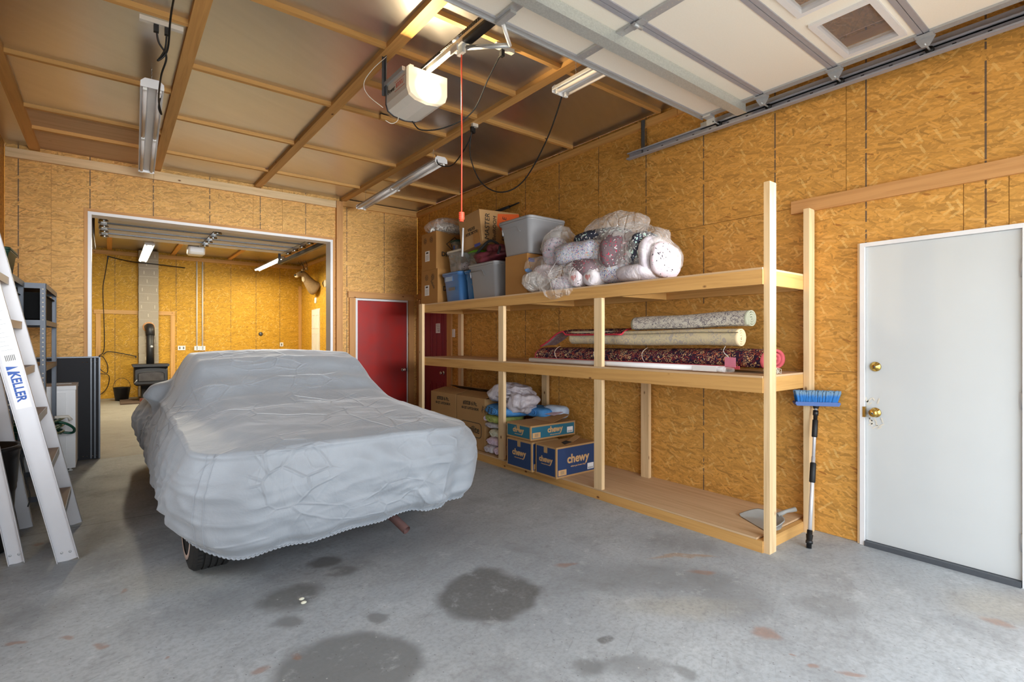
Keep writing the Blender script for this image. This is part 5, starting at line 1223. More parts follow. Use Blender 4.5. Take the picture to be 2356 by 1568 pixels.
# ---- bottom shelf
def chewy(x0, x1, y0, y1, z0, z1, lab, mt, side='both', s1=.075, s2=.085):
    b = carton(x0, x1, y0, y1, z0, z1, lab); e = .016
    pa = obj('printed_panel', bx(x0 - .0012, x0 - .0002, y0 + e, y1 - e, z0 + e, z1 - e), mt, b); pb_ = obj('printed_panel', bx(x0 + e, x1 - e, y0 - .0012, y0 - .0002, z0 + e, z1 - e), mt, b)
    zc = (z0 + z1) / 2
    text('printed_logo', 'chewy', s1 * 1.35, 'print_tan', b, (x0 - .0016, (y0 + y1) / 2, zc + s1 * .2), U_Y, V_Z, sx=1.0, bold=.0035); text('printed_slogan', 'where pet lovers shop', s1 * .26, 'print_tan', b, (x0 - .0016, (y0 + y1) / 2, zc - s1 * .62), U_Y, V_Z, bold=.0004)
    text('printed_logo', 'chewy', s2 * 1.35, 'print_tan', b, ((x0 + x1) / 2 + .02, y0 - .0016, zc + s2 * .2), U_X, V_Z, bold=.0035); text('printed_slogan', 'where pet lovers shop', s2 * .26, 'print_tan', b, ((x0 + x1) / 2 + .02, y0 - .0016, zc - s2 * .62), U_X, V_Z, bold=.0004)
    lb = obj('barcode_label', bx(x1 - .12, x1 - .035, y0 - .002, y0 - .0013, z0 + .03, z0 + .09), 'label_white', b)
    for i in range(9): obj('bar', bx(x1 - .112 + i * .008, x1 - .109 + i * .008, y0 - .0026, y0 - .0021, z0 + .035, z0 + .052), 'print_black', lb)
    lt_ = obj('tan_patch', bx(x0 + .025, x0 + .13, y0 - .002, y0 - .0013, z0 + .022, z0 + .075), 'print_tan', b)
    for i in range(6): obj('bar', bx(x0 + .055 + i * .008, x0 + .058 + i * .008, y0 - .0026, y0 - .0021, z0 + .033, z0 + .066), 'print_grey', lt_)
    obj('clear_tape', bx(x0 - .0021, x0 - .0017, (y0 + y1) / 2 - .025, (y0 + y1) / 2 + .025, z1 - .07, z1), 'tape_clear', b)
    return b
cb = chewy(3.285, 3.82, 3.54, 3.835, ZB_, .382, 'navy printed carton with a torn top, right of two on the bottom shelf', 'navy', s1=.054)
m = MB(); m.prism([(3.45, 3.60, .3835), (3.62, 3.66, .3835), (3.60, 3.74, .3835), (3.5, 3.70, .3835)], (0, 0, .0006)); obj('torn_hole', m, 'print_black', cb)
m = MB(); m.box(0, .12, -.04, .04, 0, .002, mat=Matrix.Translation((3.60, 3.68, .384)) @ Matrix.Rotation(R(-22), 4, 'Y')); obj('torn_flap', m, 'card', cb)
chewy(3.265, 3.62, 3.87, 4.27, ZB_, .38, 'navy printed carton right behind the second front post, under the teal one', 'navy', s1=.062)
tb = chewy(3.30, 3.92, 3.93, 4.32, .384, .53, 'flat teal printed carton lying on top of two navy cartons', 'teal', s1=.05, s2=.06)
m = MB(); m.box(0, .25, -.17, .17, 0, .003, mat=Matrix.Translation((3.62, 4.12, .532)) @ Matrix.Rotation(R(-14), 4, 'Y')); obj('raised_flap', m, 'card', tb)
m = MB(); m.box(0, .14, -.1, .1, 0, .001, mat=Matrix.Translation((3.70, 4.12, .59)) @ Matrix.Rotation(R(-10), 4, 'Y')); obj('wrapping_sheet', m, 'towel_pink', tb)
for k, (y0, y1, zt2, lab) in enumerate(((5.53, 6.16, .70, 'open printed carton at the far end of the bottom shelf'), (4.90, 5.51, .70, 'open printed carton next to the towel stack'))):
    b = carton(3.42, 3.90, y0, y1, ZB_, zt2, lab, open_flaps=True)
    text('printed_words', '#2028 6 Pc.', .064, 'print_black', b, (3.4185, (y0 + y1) / 2, zt2 - .075), U_Y, V_Z, bold=.0012); text('printed_words', '66 QT. LATCH BOX', .042, 'print_black', b, (3.4185, (y0 + y1) / 2, zt2 - .135), U_Y, V_Z, bold=.0008)
    text('printed_logo', 'Sterilite', .115, 'print_black', b, (3.4185, (y0 + y1) / 2 - .02, zt2 - .38), U_Y, V_Z, bold=.001)
    hw, hh, rd, yc, zc = .22, .085, .05, (y0 + y1) / 2 - .02, zt2 - .38
    pts = [(3.419, yc + sx * (hw - rd) + rd * math.cos(q * math.pi / 2 + a), zc + sz * (hh - rd) + rd * math.sin(q * math.pi / 2 + a)) for q, (sx, sz) in enumerate(((1, 1), (-1, 1), (-1, -1), (1, -1))) for a in [i * math.pi / 10 for i in range(6)]]
    obj('printed_frame', MB().tube(pts + [pts[0]], .004, 4), 'print_black', b)
    for (mt_, w_) in (((Matrix.Translation((3.42, (y0 + y1) / 2, zt2)) @ Matrix.Rotation(R(-12), 4, 'Y')), 1), ((Matrix.Translation((3.90, (y0 + y1) / 2, zt2)) @ Matrix.Rotation(R(200), 4, 'Y')), 1)):
        m = MB(); m.box(0, .22, -(y1 - y0) / 2 + .004, (y1 - y0) / 2 - .004, 0, .003, mat=mt_); obj('flap', m, 'card', b)
# towels
def towel_roll(c, r, mt, lab, seed, rot=0, p=.6, name='folded_towel', amp=.14): 
    th = thing(name, lab, 'towel', (c[0], c[1], c[2] - r[2])); obj('folded_cloth', MB().blob(c, r, amp, 1.4, seed, 40, 22, p, rot=rot), mt, th)
    sp = MB(); pts = []
    for i in range(40):
        a = i * .42; q = .95 - i * .02; pts.append((c[0] + (-r[1] * 0) + r[0] * 0 + math.cos(rot) * 0 + (r[0] * .0) - r[0] * .98 * 1, c[1] + r[1] * .5 * q * math.cos(a), c[2] + r[2] * .7 * q * math.sin(a)))
    obj('fold_edge', sp.tube(pts, .006, 5), mt, th); return th
Y0 = 4.72
towel_roll((3.60, Y0 + .09, ZB_ + .052), (.22, .10, .05), 'towel_white', 'white folded towel at the bottom left of the towel stack', 1)
towel_roll((3.60, Y0 - .10, ZB_ + .056), (.22, .10, .054), 'towel_pink', 'pale pink folded towel at the bottom right of the towel stack', 2)
towel_roll((3.60, Y0 + .02, ZB_ + .150), (.22, .14, .05), 'towel_pink', 'pale pink towel second from the bottom of the stack', 3)
towel_roll((3.60, Y0 - .03, ZB_ + .245), (.22, .14, .055), 'towel_cream', 'cream rolled towel in the middle of the stack', 4)
towel_roll((3.61, Y0 + .03, ZB_ + .325), (.22, .16, .035), 'towel_white', 'thin white towel under the green one', 5)
towel_roll((3.60, Y0 + .02, ZB_ + .40), (.22, .175, .05), 'towel_green', 'yellow-green towel with a pink edge under the blue sheet', 6)
tag(obj('cloth_patch', MB().blob((3.44, Y0 + .16, ZB_ + .395), (.05, .03, .035), .1), 'towel_pink'), 'pink cloth end beside the green towel', 'cloth')
bl_ = towel_roll((3.62, Y0 - .03, ZB_ + .50), (.26, .26, .065), 'towel_blue', 'bright blue folded sheet with dark lettering on the towel stack', 7, name='folded_sheet', p=.7)
for i, s_ in enumerate(('Aller', 'Four', 'Relax', 'Live')): text('printed_word', s_, .042, 'print_blue' if False else 'print_black', bl_, (3.352 , Y0 + .125 - .06 * i, ZB_ + .505), (0, .25, -1), (0, -1, -.25), bold=.0004)
towel_roll((3.80, Y0 - .36, ZB_ + .50), (.14, .22, .06), 'towel_blue', 'blue sheet end spilling towards the rear stud', 8, name='folded_sheet')
towel_roll((3.88, Y0 - .52, ZB_ + .50), (.09, .16, .08), 'towel_pale', 'pale blue bag lying behind the teal carton', 9, name='cloth_bag')
tag(obj('mesh_ball', MB().blob((3.76, Y0 - .46, ZB_ + .50), (.06, .07, .05), .1, 3), 'black_gloss'), 'small black woven pad behind the teal carton', 'pad')
qb = thing('quilt_bundle', 'large rumpled off-white quilt bundle on the blue sheet', 'bedding', (3.66, 4.6, ZB_ + .55))
obj('quilt_fold', MB().blob((3.66, 4.66, ZB_ + .68), (.24, .28, .125), .3, 1.5, 41, 64, 36, .9), 'towel_white', qb)
obj('quilt_fold', MB().blob((3.60, 4.42, ZB_ + .62), (.16, .19, .12), .35, 2.0, 43, 56, 30, .9), 'towel_white', qb)
for i in range(5):
    pts = [(3.66 - (.235 + .006 * math.sin(i)) * math.cos(b) * math.cos(a), 4.66 + .27 * math.sin(b), ZB_ + .68 + .125 * math.cos(b) * math.sin(a)) for b in [-1.1 + q * .22 for q in range(11)] for a in [(-.5 + i * .38)]]
    obj('quilt_crease', MB().tube(pts, .011, 6), 'towel_white', qb)
# dustpan on the base
dp = thing('dust_pan', 'grey plastic dustpan lying on the base deck by the near post', 'dustpan', (3.62, 1.85, ZB_))
m = MB(); n = 14; P = []
T = Matrix.Translation((3.64, 1.80, ZB_ + .004)) @ Matrix.Rotation(R(-120), 4, 'Z')
def ring(f, h, fr_=0):
    out = []
    for i in range(n * 2):
        a = math.pi * i / (2 * n - 1); k_ = math.sin(a) ** .75; out.append(T @ Vector((.165 * f * math.cos(a), .20 * k_ * f - .06 - fr_ * (1 - k_), h * (.25 + .75 * min(1, k_ * 1.6)))))
    return out
rows = ring(.0, .0), ring(.55, .001), ring(.90, .004), ring(.98, .05), ring(1.03, .055), ring(1.03, .045), ring(.99, .045), ring(.93, -.002)
P = [p for r_ in rows for p in r_]
m.grid(P, 2 * n, len(rows)); obj('pan', m, 'dust_pan', dp)
a, b = T @ Vector((0, .13, .048)), T @ Vector((0, .27, .085)); obj('handle', MB().tube([a, (a + b) / 2 + Vector((0, 0, .008)), b], [.018, .013, .017], 10), 'dust_pan', dp)
# brush leaning on the wall
f0 = Vector((3.69, 1.50, .0)); f1 = Vector((3.985, 1.572, .93)); dv = (f1 - f0); P_ = lambda t_: f0 + dv * t_
br = thing('wash_brush', 'blue bristled brush on a telescopic aluminium pole leaning by the white door', 'brush', f0)
obj('pole', MB().tube([P_(.06), P_(.62)], .0125, 14).tube([P_(.62), P_(1.0)], .0105, 14), 'aluminium', br)
obj('foam_grip', MB().tube([P_(.44), P_(.445), P_(.575), P_(.58)], [.014, .019, .019, .014], 14), 'black', br); obj('foam_grip', MB().tube([P_(.76), P_(.765), P_(.885), P_(.89)], [.013, .018, .018, .013], 14), 'black', br)
obj('locking_collar', MB().tube([P_(.885), P_(.92), P_(.921), P_(.955)], [.013, .014, .018, .018], 14), 'black_gloss', br)
obj('hose_fitting', MB().tube([P_(.0), P_(.03), P_(.031), P_(.05), P_(.051), P_(.09), P_(.091), P_(.12)], [.016, .016, .022, .022, .018, .022, .017, .017], 14), 'black_gloss', br)
hc = P_(1.0); tdv = Vector((.62, -.78, 0)).normalized(); T = Matrix.Translation(hc) @ Matrix(((tdv.x, -tdv.y * 1, 0, 0), (tdv.y, tdv.x, 0, 0), (0, 0, 1, 0), (0, 0, 0, 1)))
m = MB(); m.prism([tuple(T @ Vector(p)) for p in ((-.135, -.04, -.006), (.135, -.04, -.006), (.145, -.04, .012), (.14, -.04, .022), (-.14, -.04, .022), (-.145, -.04, .012))], T.to_3x3() @ Vector((0, .075, 0))); obj('brush_block', m, 'brush_blue', br)
obj('hub', MB().tube([P_(.97), P_(1.005)], [.016, .026], 12), 'black', br)
bm_ = MB(); obj('bristle_core', MB().prism([tuple(T @ Vector(p)) for p in ((-.125, -.030, .023), (.125, -.030, .023), (.140, -.036, .082), (-.140, -.036, .082))], T.to_3x3() @ Vector((0, .055, 0))), 'bristle', br)
for i in range(900):
    x = random.uniform(-.13, .13); y = random.uniform(-.035, .03); s_ = x * .12 + random.uniform(-.006, .006); z1 = .095 + random.uniform(-.008, .008)
    if abs(x) < .004: continue
    a = T @ Vector((x, y, .022)); b = T @ Vector((x + s_, y - .012, z1)); d = T.to_3x3() @ Vector((.0032, 0, 0)); e_ = T.to_3x3() @ Vector((0, .0026, 0)); k = len(bm_.v)
    bm_.v += [tuple(a - d), tuple(a + d), tuple(b + d * 1.3), tuple(b - d * 1.3), tuple(a + e_), tuple(b + e_ * 1.3)]; bm_.face((k, k + 1, k + 2, k + 3)); bm_.face((k, k + 4, k + 5, k + 3)); bm_.face((k + 1, k + 4, k + 5, k + 2))
obj('bristles', bm_, 'bristle', br)['kind'] = 'stuff'
# switch by the maroon door
a = onX(1041, 766, XR - .01); sw = thing('light_switch', 'white double switch plate beside the maroon door', 'switch', (XR, a.y, a.z)); obj('plate', bx(XR - .008, XR - .001, a.y - .06, a.y + .04, a.z - .06, a.z + .06), 'label_white', sw); obj('toggle', bx(XR - .014, XR - .0085, a.y - .02, a.y - .008, a.z - .015, a.z + .015), 'white_metal', sw)
tag(obj('crumpled_paper', MB().blob((3.20, 6.6, .06), (.09, .12, .055), .4, 2, 4, 30, 18), 'towel_white'), 'crumpled white rag on the floor at the far end of the shelving', 'rag')

# ------------------------------------------------------------------ left side: ladder, shelving, appliance
ld_ = thing('step_ladder', 'white aluminium folded stepladder leaning on the left wall', 'ladder', (-.33, 4.72, 0))
def rail(x0, y, z0, x1, z1, w_, nm, mt='ladder_metal', side=-1, yt=None):
    """channel rail from foot (x0,z0) to top (x1,z1) at distance y, web facing -Y, flanges into +Y"""
    yt = y if yt is None else yt
    d = Vector((x1 - x0, yt - y, z1 - z0)); L = d.length; d.normalize(); s_ = Vector((0, 1, 0)).cross(d).normalized() if True else None; q = d.cross(s_).normalized() * -1
    a = Vector((x0, y, z0)); m = MB()
    def slab(u0, u1, v0, v1):
        P0 = [a + s_ * u + q * v for u, v in ((u0, v0), (u1, v0), (u1, v1), (u0, v1))]; m.prism(P0, d * L)
    t_ = .003; slab(-w_ / 2, w_ / 2, 0, t_ * side * -1); slab(-w_ / 2, -w_ / 2 + t_, 0, .03 * -side); slab(w_ / 2 - t_, w_ / 2, 0, .03 * -side)
    o = obj(nm, m, mt, ld_); return o, a, d, s_
XT = -.84; ZTp = 2.95
def lx(x0, z): return x0 + (XT - x0) * z / ZTp
near, na, nd, ns = rail(-.205, 4.30, 0.0, XT + .02, ZTp, .105, 'front_rail', side=-1)
far, fa, fd, fs = rail(-.215, 5.10, 0.0, XT + .02, ZTp, .105, 'front_rail', side=1, yt=4.95)
r1, *_ = rail(-.455, 4.44, 0.0, XT - .03, 2.7, .075, 'rear_rail', side=-1)
r2, *_ = rail(-.485, 5.22, 0.0, XT - .03, 2.7, .075, 'rear_rail', side=1, yt=5.0)
for i in range(9):
    z = .30 + .305 * i
    if z > 2.8: break
    x = lx(-.21, z); yb = 5.10 - .15 * z / ZTp
    so = obj('step', bx(x - .045, x + .045, 4.335, yb - .035, z - .024, z, grain=1), 'wood_step', ld_)
    obj('step_bracket', bx(x + .046, x + .049, 4.335, yb - .035, z - .05, z + .001), 'steel', so)
obj('top_cap', bx(XT - .03, XT + .08, 4.29, 5.06, 2.93, 2.96), 'wood_step', ld_)
for (x, y, q) in ((-.205, 4.298, 0), (-.455, 4.438, 1)):
    for dx in (-.02, .02): obj('rivet', MB().lathe((x + dx - .012, y - .0005, .055), [(0, -.004), (.006, -.003), (.008, 0)], 10, 'Y'), 'steel', ld_)
lp = lambda t_, off=0: na + nd * t_ + ns * off + Vector((0, -.004, 0))
zt3 = 1.18
def lab_quad(t0, t1, u0, u1, mt, nm, dy=-.0035):
    P0 = [na + nd * t_ + ns * u + Vector((0, dy, 0)) for t_, u in ((t0, u0), (t0, u1), (t1, u1), (t1, u0))]; return obj(nm, MB().prism(P0, (0, .0005, 0)), mt, ld_)
lab_quad(1.0, 1.275, -.036, .036, 'label_white', 'brand_label'); lab_quad(1.285, 1.75, -.036, .036, 'label_white', 'instruction_label')
text('printed_word', 'KELLER', .062, 'print_blue', ld_, tuple(na + nd * 1.135 + Vector((0, -.0045, 0))), tuple(-nd), tuple(ns if ns.x > 0 else -ns), bold=.002, sx=.9)
m = MB(); cc = na + nd * 1.235 + Vector((0, -.0045, 0)); sN = ns if ns.x > 0 else -ns
for a_ in (0, 1): m.prism([cc + nd * (.0 + .03 * a_) + sN * -.028, cc + nd * (-.025 + .03 * a_) + sN * -.028, cc + nd * (-.0125 + .03 * a_) + sN * .028], (0, .0005, 0))
obj('printed_emblem', m, 'print_blue', ld_)
for i in range(14): lab_quad(1.36 + i * .026, 1.3625 + i * .026, -.028, .026 - .012 * (i % 3), 'print_light', 'printed_line', -.0042)
for i in range(6): lab_quad(1.295, 1.33, -.02 + i * .008, -.016 + i * .008, 'print_grey', 'printed_bar', -.0042)
# slotted angle shelving units
def slotted_post(th, x, y, z1, sx, sy):
    m = MB(); m.box(x, x + .038 * sx, y, y + .0025 * sy, 0, z1); m.box(x, x + .0025 * sx, y, y + .038 * sy, 0, z1); o = obj('post', m, 'shelf_steel', th)
    h = MB(); z = .04
    while z < z1 - .02:
        for (cx_, cy_) in ((x + .02 * sx, y - .0008 if sy > 0 else y + .0008),): h.lathe((cx_, cy_, z), [(0, -.0006), (.0065, -.0006), (.0065, .0006)], 8, 'Y')
        z += .038
    obj('slot', h, 'hole', o)['kind'] = 'stuff'
def steel_unit(lab, x0, x1, y0, y1, z1, shelves):
    th = thing('steel_shelving', lab, 'shelving', ((x0 + x1) / 2, (y0 + y1) / 2, 0))
    for x, sx in ((x0, 1), (x1, -1)):
        for y, sy in ((y0, 1), (y1, -1)): slotted_post(th, x, y, z1, sx, sy)
    for z, bt in shelves:
        m = MB()
        m.box(x0 + .003, x1 - .003, y0 - .0022, y0 - .0006, z - .045, z); m.box(x0 + .003, x1 - .003, y1 + .0006, y1 + .0022, z - .045, z); m.box(x0 - .0022, x0 - .0006, y0 + .003, y1 - .003, z - .045, z); m.box(x1 + .0006, x1 + .0022, y0 + .003, y1 - .003, z - .045, z)
        so = obj('shelf', m, 'shelf_steel', th)
        if bt: obj('shelf_board', bx(x0 + .004, x1 - .004, y0 + .004, y1 - .004, z - .018, z - .004), bt, so)
    return th
U2 = steel_unit('wider grey slotted steel shelving at the left wall, farther unit', -.885, -.43, 5.95, 7.08, 1.875, [(1.875, 'wood_step'), (1.56, 'plywood'), (1.17, 'plywood'), (.45, 'wood_step'), (.06, None)])
U1 = steel_unit('narrow grey slotted steel shelving nearer along the left wall', -.885, -.565, 5.28, 5.92, 1.88, [(1.88, 'wood_step'), (1.5, 'plywood'), (1.1, 'wood_step'), (.55, 'wood_step'), (.08, None)])
# black bins in the top bays
for (a, b, c_, d_, e_, f_, lab) in ((-.86, -.46, 6.02, 7.0, 1.572, 1.80, 'black plastic tray on the farther steel shelving'), (-.86, -.60, 5.34, 5.86, 1.512, 1.78, 'black plastic tray on the nearer steel shelving')):
    m = MB(); t_ = .006; m.box(a, b, c_, d_, e_, e_ + t_); m.box(a, a + t_, c_, d_, e_ + t_, f_); m.box(b - t_, b, c_, d_, e_ + t_, f_); m.box(a + t_, b - t_, c_, c_ + t_, e_ + t_, f_); m.box(a + t_, b - t_, d_ - t_, d_, e_ + t_, f_); m.box(b, b + .02, c_ - .0, d_ + .0, f_ - .02, f_ - .012)
    tag(obj('storage_tray', m, 'matt_black'), lab, 'tray')
gr = thing('green_crate', 'dark green plastic crate on the nearer steel shelving', 'crate', (-.74, 5.5, 1.885)); obj('crate_body', MB().rloft(-.74, 5.50, [(1.885, .26, .36, .02), (2.04, .30, .40, .03), (2.05, .32, .42, .03), (2.06, .32, .42, .03)]), 'dark_green', gr)
obj('lid', MB().rloft(-.74, 5.50, [(2.061, .325, .425, .03), (2.08, .32, .42, .03)]), 'dark_green', gr)
# appliance
ap = thing('white_appliance', 'white enamel chest-height appliance behind the slotted shelving', 'appliance', (-.55, 7.45, 0))
m = MB(); m.box(-.86, -.285, 7.17, 7.73, .035, .86); obj('cabinet', m, 'white_metal', ap)
obj('front_panel', bx(-.80, -.36, 7.160, 7.169, .05, .83), 'white_metal', ap)
obj('top_panel', MB().box(-.865, -.28, 7.155, 7.733, .862, .905), 'white_metal', ap); obj('control_plate', bx(-.5, -.33, 7.5, 7.7, .906, .909), 'porcelain', ap)
for x in (-.83, -.33): obj('foot', MB().lathe((x, 7.22, 0), [(.022, 0), (.022, .01), (.012, .012), (.012, .034)], 14), 'porcelain', ap)
# dark panel with steel edge
bp = thing('insulated_panel', 'tall black panel with grey steel edge strips standing beside the opening', 'panel', (-.5, 7.755, 0))
obj('sheet', bx(-.87, -.10, 7.743, 7.753, .0, 1.18, grain=2), flat('charcoal_sheet', (40, 41, 45), .85), bp) ; obj('edge_strip', bx(-.10, -.085, 7.740, 7.756, .0, 1.185), 'steel_dark', bp); obj('top_strip', bx(-.87, -.10, 7.740, 7.756, 1.181, 1.195), 'steel_dark', bp)
for x in (-.14, -.175): obj('rib', bx(x, x + .012, 7.735, 7.7425, .01, 1.175), 'steel_dark', bp)
for z in (.04, 1.13):
    for x in (-.24, -.205, -.155, -.12): obj('rivet', MB().lathe((x, 7.734, z), [(0, -.004), (.006, -.002), (.006, 0)], 8, 'Y'), 'chrome', bp)
# hose
hs = thing('garden_hose', 'green garden hose coiled on the farther steel shelving', 'hose', (-.5, 6.7, .46))
pts = []
for i in range(190):
    a = i * .2; k = i / 190; r_ = .20 + .02 * math.sin(a * .37) + .01 * math.sin(i); pts.append((-.58 + r_ * math.cos(a) * 1.0, 6.72 + r_ * 1.35 * math.sin(a), .475 + .14 * k + .008 * math.sin(a * 1.7)))
obj('coil', MB().tube(pts, .0125, 7), 'green_hose', hs)
obj('loose_loop', MB().tube(curve([(-.42, 6.7, .60), (-.33, 6.72, .56), (-.28, 6.78, .50), (-.30, 6.86, .45), (-.40, 6.86, .47)]), .0125, 7), 'green_hose', hs)
sgn = tag(obj('plastic_nozzle', MB().tube([(-.42, 6.62, .645), (-.32, 6.66, .64), (-.30, 6.67, .60)], [.014, .014, .018], 10), 'off_white'), 'pale plastic nozzle lying on the hose coil', 'nozzle')
# black bin
bn = thing('trash_bin', 'tall black plastic bin behind the foot of the stepladder', 'bin', (-.68, 4.80, 0))
obj('tub', MB().lathe((-.69, 4.80, 0), [(.0, .005), (.16, .0), (.172, .01), (.19, .38), (.197, .40), (.197, .43), (.20, .44), (.215, .66), (.225, .665), (.225, .69), (.205, .69), (.17, .42), (.13, .03), (0, .03)], 36), 'black_gloss', bn)
obj('bail_handle', MB().tube(curve([(-.47, 4.78, .62), (-.44, 4.74, .45), (-.42, 4.72, .34), (-.43, 4.7, .28)]), .004, 6), 'black', bn)

# ------------------------------------------------------------------ the car under its cover
def lerp_tab(tab, y):
    if y <= tab[0][0]: return tab[0][1]
    for (a, va), (b, vb) in zip(tab, tab[1:]):
        if y <= b:
            t_ = (y - a) / (b - a); t_ = t_ * t_ * (3 - 2 * t_) * .5 + t_ * .5; return va + (vb - va) * t_
    return tab[-1][1]
def sst(a, b, x): t_ = max(0, min(1, (x - a) / (b - a))); return t_ * t_ * (3 - 2 * t_)
PROF = [(2.9, .80), (3.1, .845), (3.5, .885), (3.95, .93), (4.2, .985), (4.45, 1.10), (4.78, 1.255), (5.05, 1.30), (5.45, 1.30), (5.85, 1.21), (6.5, .99), (7.0, .94), (7.8, .80)]
BELT = [(2.9, .78), (3.4, .80), (4.2, .84), (5.2, .86), (6.2, .84), (7.8, .76)]
cxm = 1.205; OX0, OX1, OY0, OY1, OR = .355, 2.055, 2.99, 7.72, .34
def outline(n):
    segs = []; ax, ay = (OX1 - OX0) / 2 - OR, (OY1 - OY0) / 2 - OR; cy = (OY0 + OY1) / 2; c0 = (OX0 + OX1) / 2
    pts = []
    for q, (sx, sy) in enumerate(((1, 1), (-1, 1), (-1, -1), (1, -1))):
        for i in range(24):
            a = q * math.pi / 2 + (i + .5) / 24 * math.pi / 2
            pts.append((c0 + sx * ax + OR * math.cos(a), cy + sy * ay + OR * math.sin(a), math.cos(a), math.sin(a)))
    out = []; L = [0]; N = len(pts)
    for i in range(N): p, q = pts[i], pts[(i + 1) % N]; L.append(L[-1] + math.hypot(q[0] - p[0], q[1] - p[1]))
    k = 0
    for j in range(n):
        s_ = L[-1] * j / n
        while L[k + 1] < s_: k += 1
        t_ = (s_ - L[k]) / (L[k + 1] - L[k]); p, q = pts[k], pts[(k + 1) % N]
        v = [p[m_] + (q[m_] - p[m_]) * t_ for m_ in range(4)]
        # bow the rear face outward a little
        out.append(v)
    return out
def hull(x, y):
    b = lerp_tab(BELT, y); p = lerp_tab(PROF, y); a = abs(x - cxm); cab = sst(4.0, 4.8, y) * (1 - sst(5.9, 6.7, y))
    g = 1 - sst(.62 - .10 * (1 - cab), .88, a) 
    crown = -.035 * cab * (a / .7) ** 2 - .02 * (1 - cab) * (a / .85) ** 2
    return b + (p - b) * g + crown * g
NT_ = 560; OUT = outline(NT_); rings = []
c0y = (OY0 + OY1) / 2
def wrinkle(p, amp=1.0):
    v = Vector(p); 
    r1 = 1 - abs(noise.noise(v * 2.1 + Vector((3, 1, 7)))) * 2; r2 = 1 - abs(noise.noise(Vector((v.x * 4.2 + v.z * 2, v.y * 3.4, v.z * 4.6)) + Vector((11, 5, 2)))) * 2
    r3 = noise.fractal(v * 6, 1, 2, 3)
    return amp * (.020 * max(0, r1 - .35) + .013 * max(0, r2 - .3) + .005 * r3)
for k in range(86):
    f = k / 85.6; f = 1 - (1 - f) ** 1.25
    row = []
    for (x, y, nx, ny) in OUT:
        # collapse onto a central spine so the long plan keeps even cells
        sx = cxm; sy = min(max(y, OY0 + .95), OY1 - .95); px, py = sx + (x - sx) * f, sy + (y - sy) * f
        z = hull(px, py); z += wrinkle((px, py, z), .42) - .004
        row.append((px, py, z))
    rings.append(row)
def hem(x, y):
    h = .295
    if y < 4.2:
        h = .255 + .055 * sst(.6, 1.9, x)
        h += .24 * sst(1.86, 2.08, x); h += .11 * (1 - sst(.34, .55, x)) * sst(3.0, 3.3, y)
    if x < 1.2 and y >= 4.2: h = .335
    if x > 1.5 and y > 3.3: h = .5 - .15 * sst(3.3, 4.5, y)
    return h
SK = 74
for k in range(1, SK + 1):
    g = k / SK; row = []
    for j, (x, y, nx, ny) in enumerate(OUT):
        s_ = j / NT_; side = abs(nx) ** 1.5; rear = max(0, -ny) ** 2; left = max(0, -nx)
        zb = hull(x, y); zh = hem(x, y) + .012 * math.sin(s_ * 210) + .016 * noise.noise(Vector((s_ * 60, 1, 1)))
        z = zb + (zh - zb) * g
        d = side * (.115 * math.sin(min(1, g * 1.25) * math.pi / 2)) + rear * (.06 * math.sin(min(1, g * 1.8) * math.pi * .62))
        tuck = sst(.86, 1.0, g) * .055; d -= tuck
        d += left * .075 * math.exp(-((y - 6.6) / .5) ** 2) * math.sin(math.pi * min(1, g * 1.1)) 
        A = .006 + (.020 + .016 * rear) * g
        fold = noise.noise(Vector((s_ * 46 + g * 2.5 * math.sin(s_ * 40), g * 1.6, 3))) * A * 1.2 + noise.noise(Vector((s_ * 120 - g * 5, g * 4.0, 9))) * A * .35
        fold += (1 - abs(noise.noise(Vector((s_ * 60 - g * 3.0, g * 3.4 + s_ * 30, 20)))) * 2.2) * .006 * sst(.05, .3, g)
        fold += (1 - abs(noise.noise(Vector((s_ * 34 + g * 5.0, g * 6.0, 40)))) * 2.6) * .007 * sst(.1, .4, g)
        d += fold; 
        d += .028 * math.exp(-((g - .045) / .03) ** 2) * (side + rear) * .35
        px, py = x + nx * d, y + ny * d
        px += (rear) * 0
        z += wrinkle((px * .6, py * .6, z * 1.4), .35) * (1 - g)
        row.append((px, py, z))
    rings.append(row)
def bumps(p):
    x, y, z = p
    if x < .75 and y > 4.8:
        w_ = math.exp(-(abs(y - 5.58) / .15) ** 3 - (abs(z - .90) / .10) ** 3) * sst(.80, .40, x)
        x -= .12 * w_; z += .05 * w_
        w2 = math.exp(-((y - 5.45) / .10) ** 2 - ((z - .80) / .06) ** 2); x += .03 * w2
    return (x, y, z)
cover = MB(); allp = [bumps(p) for r_ in rings for p in r_]
b = cover.grid(allp, NT_, len(rings), closeu=True)
cc_ = thing('car_cover', 'grey cloth cover draped over the parked car', 'cover', (1.2, 5.3, .3)); 
cvo = obj('cover_cloth', cover, 'cover', cc_)
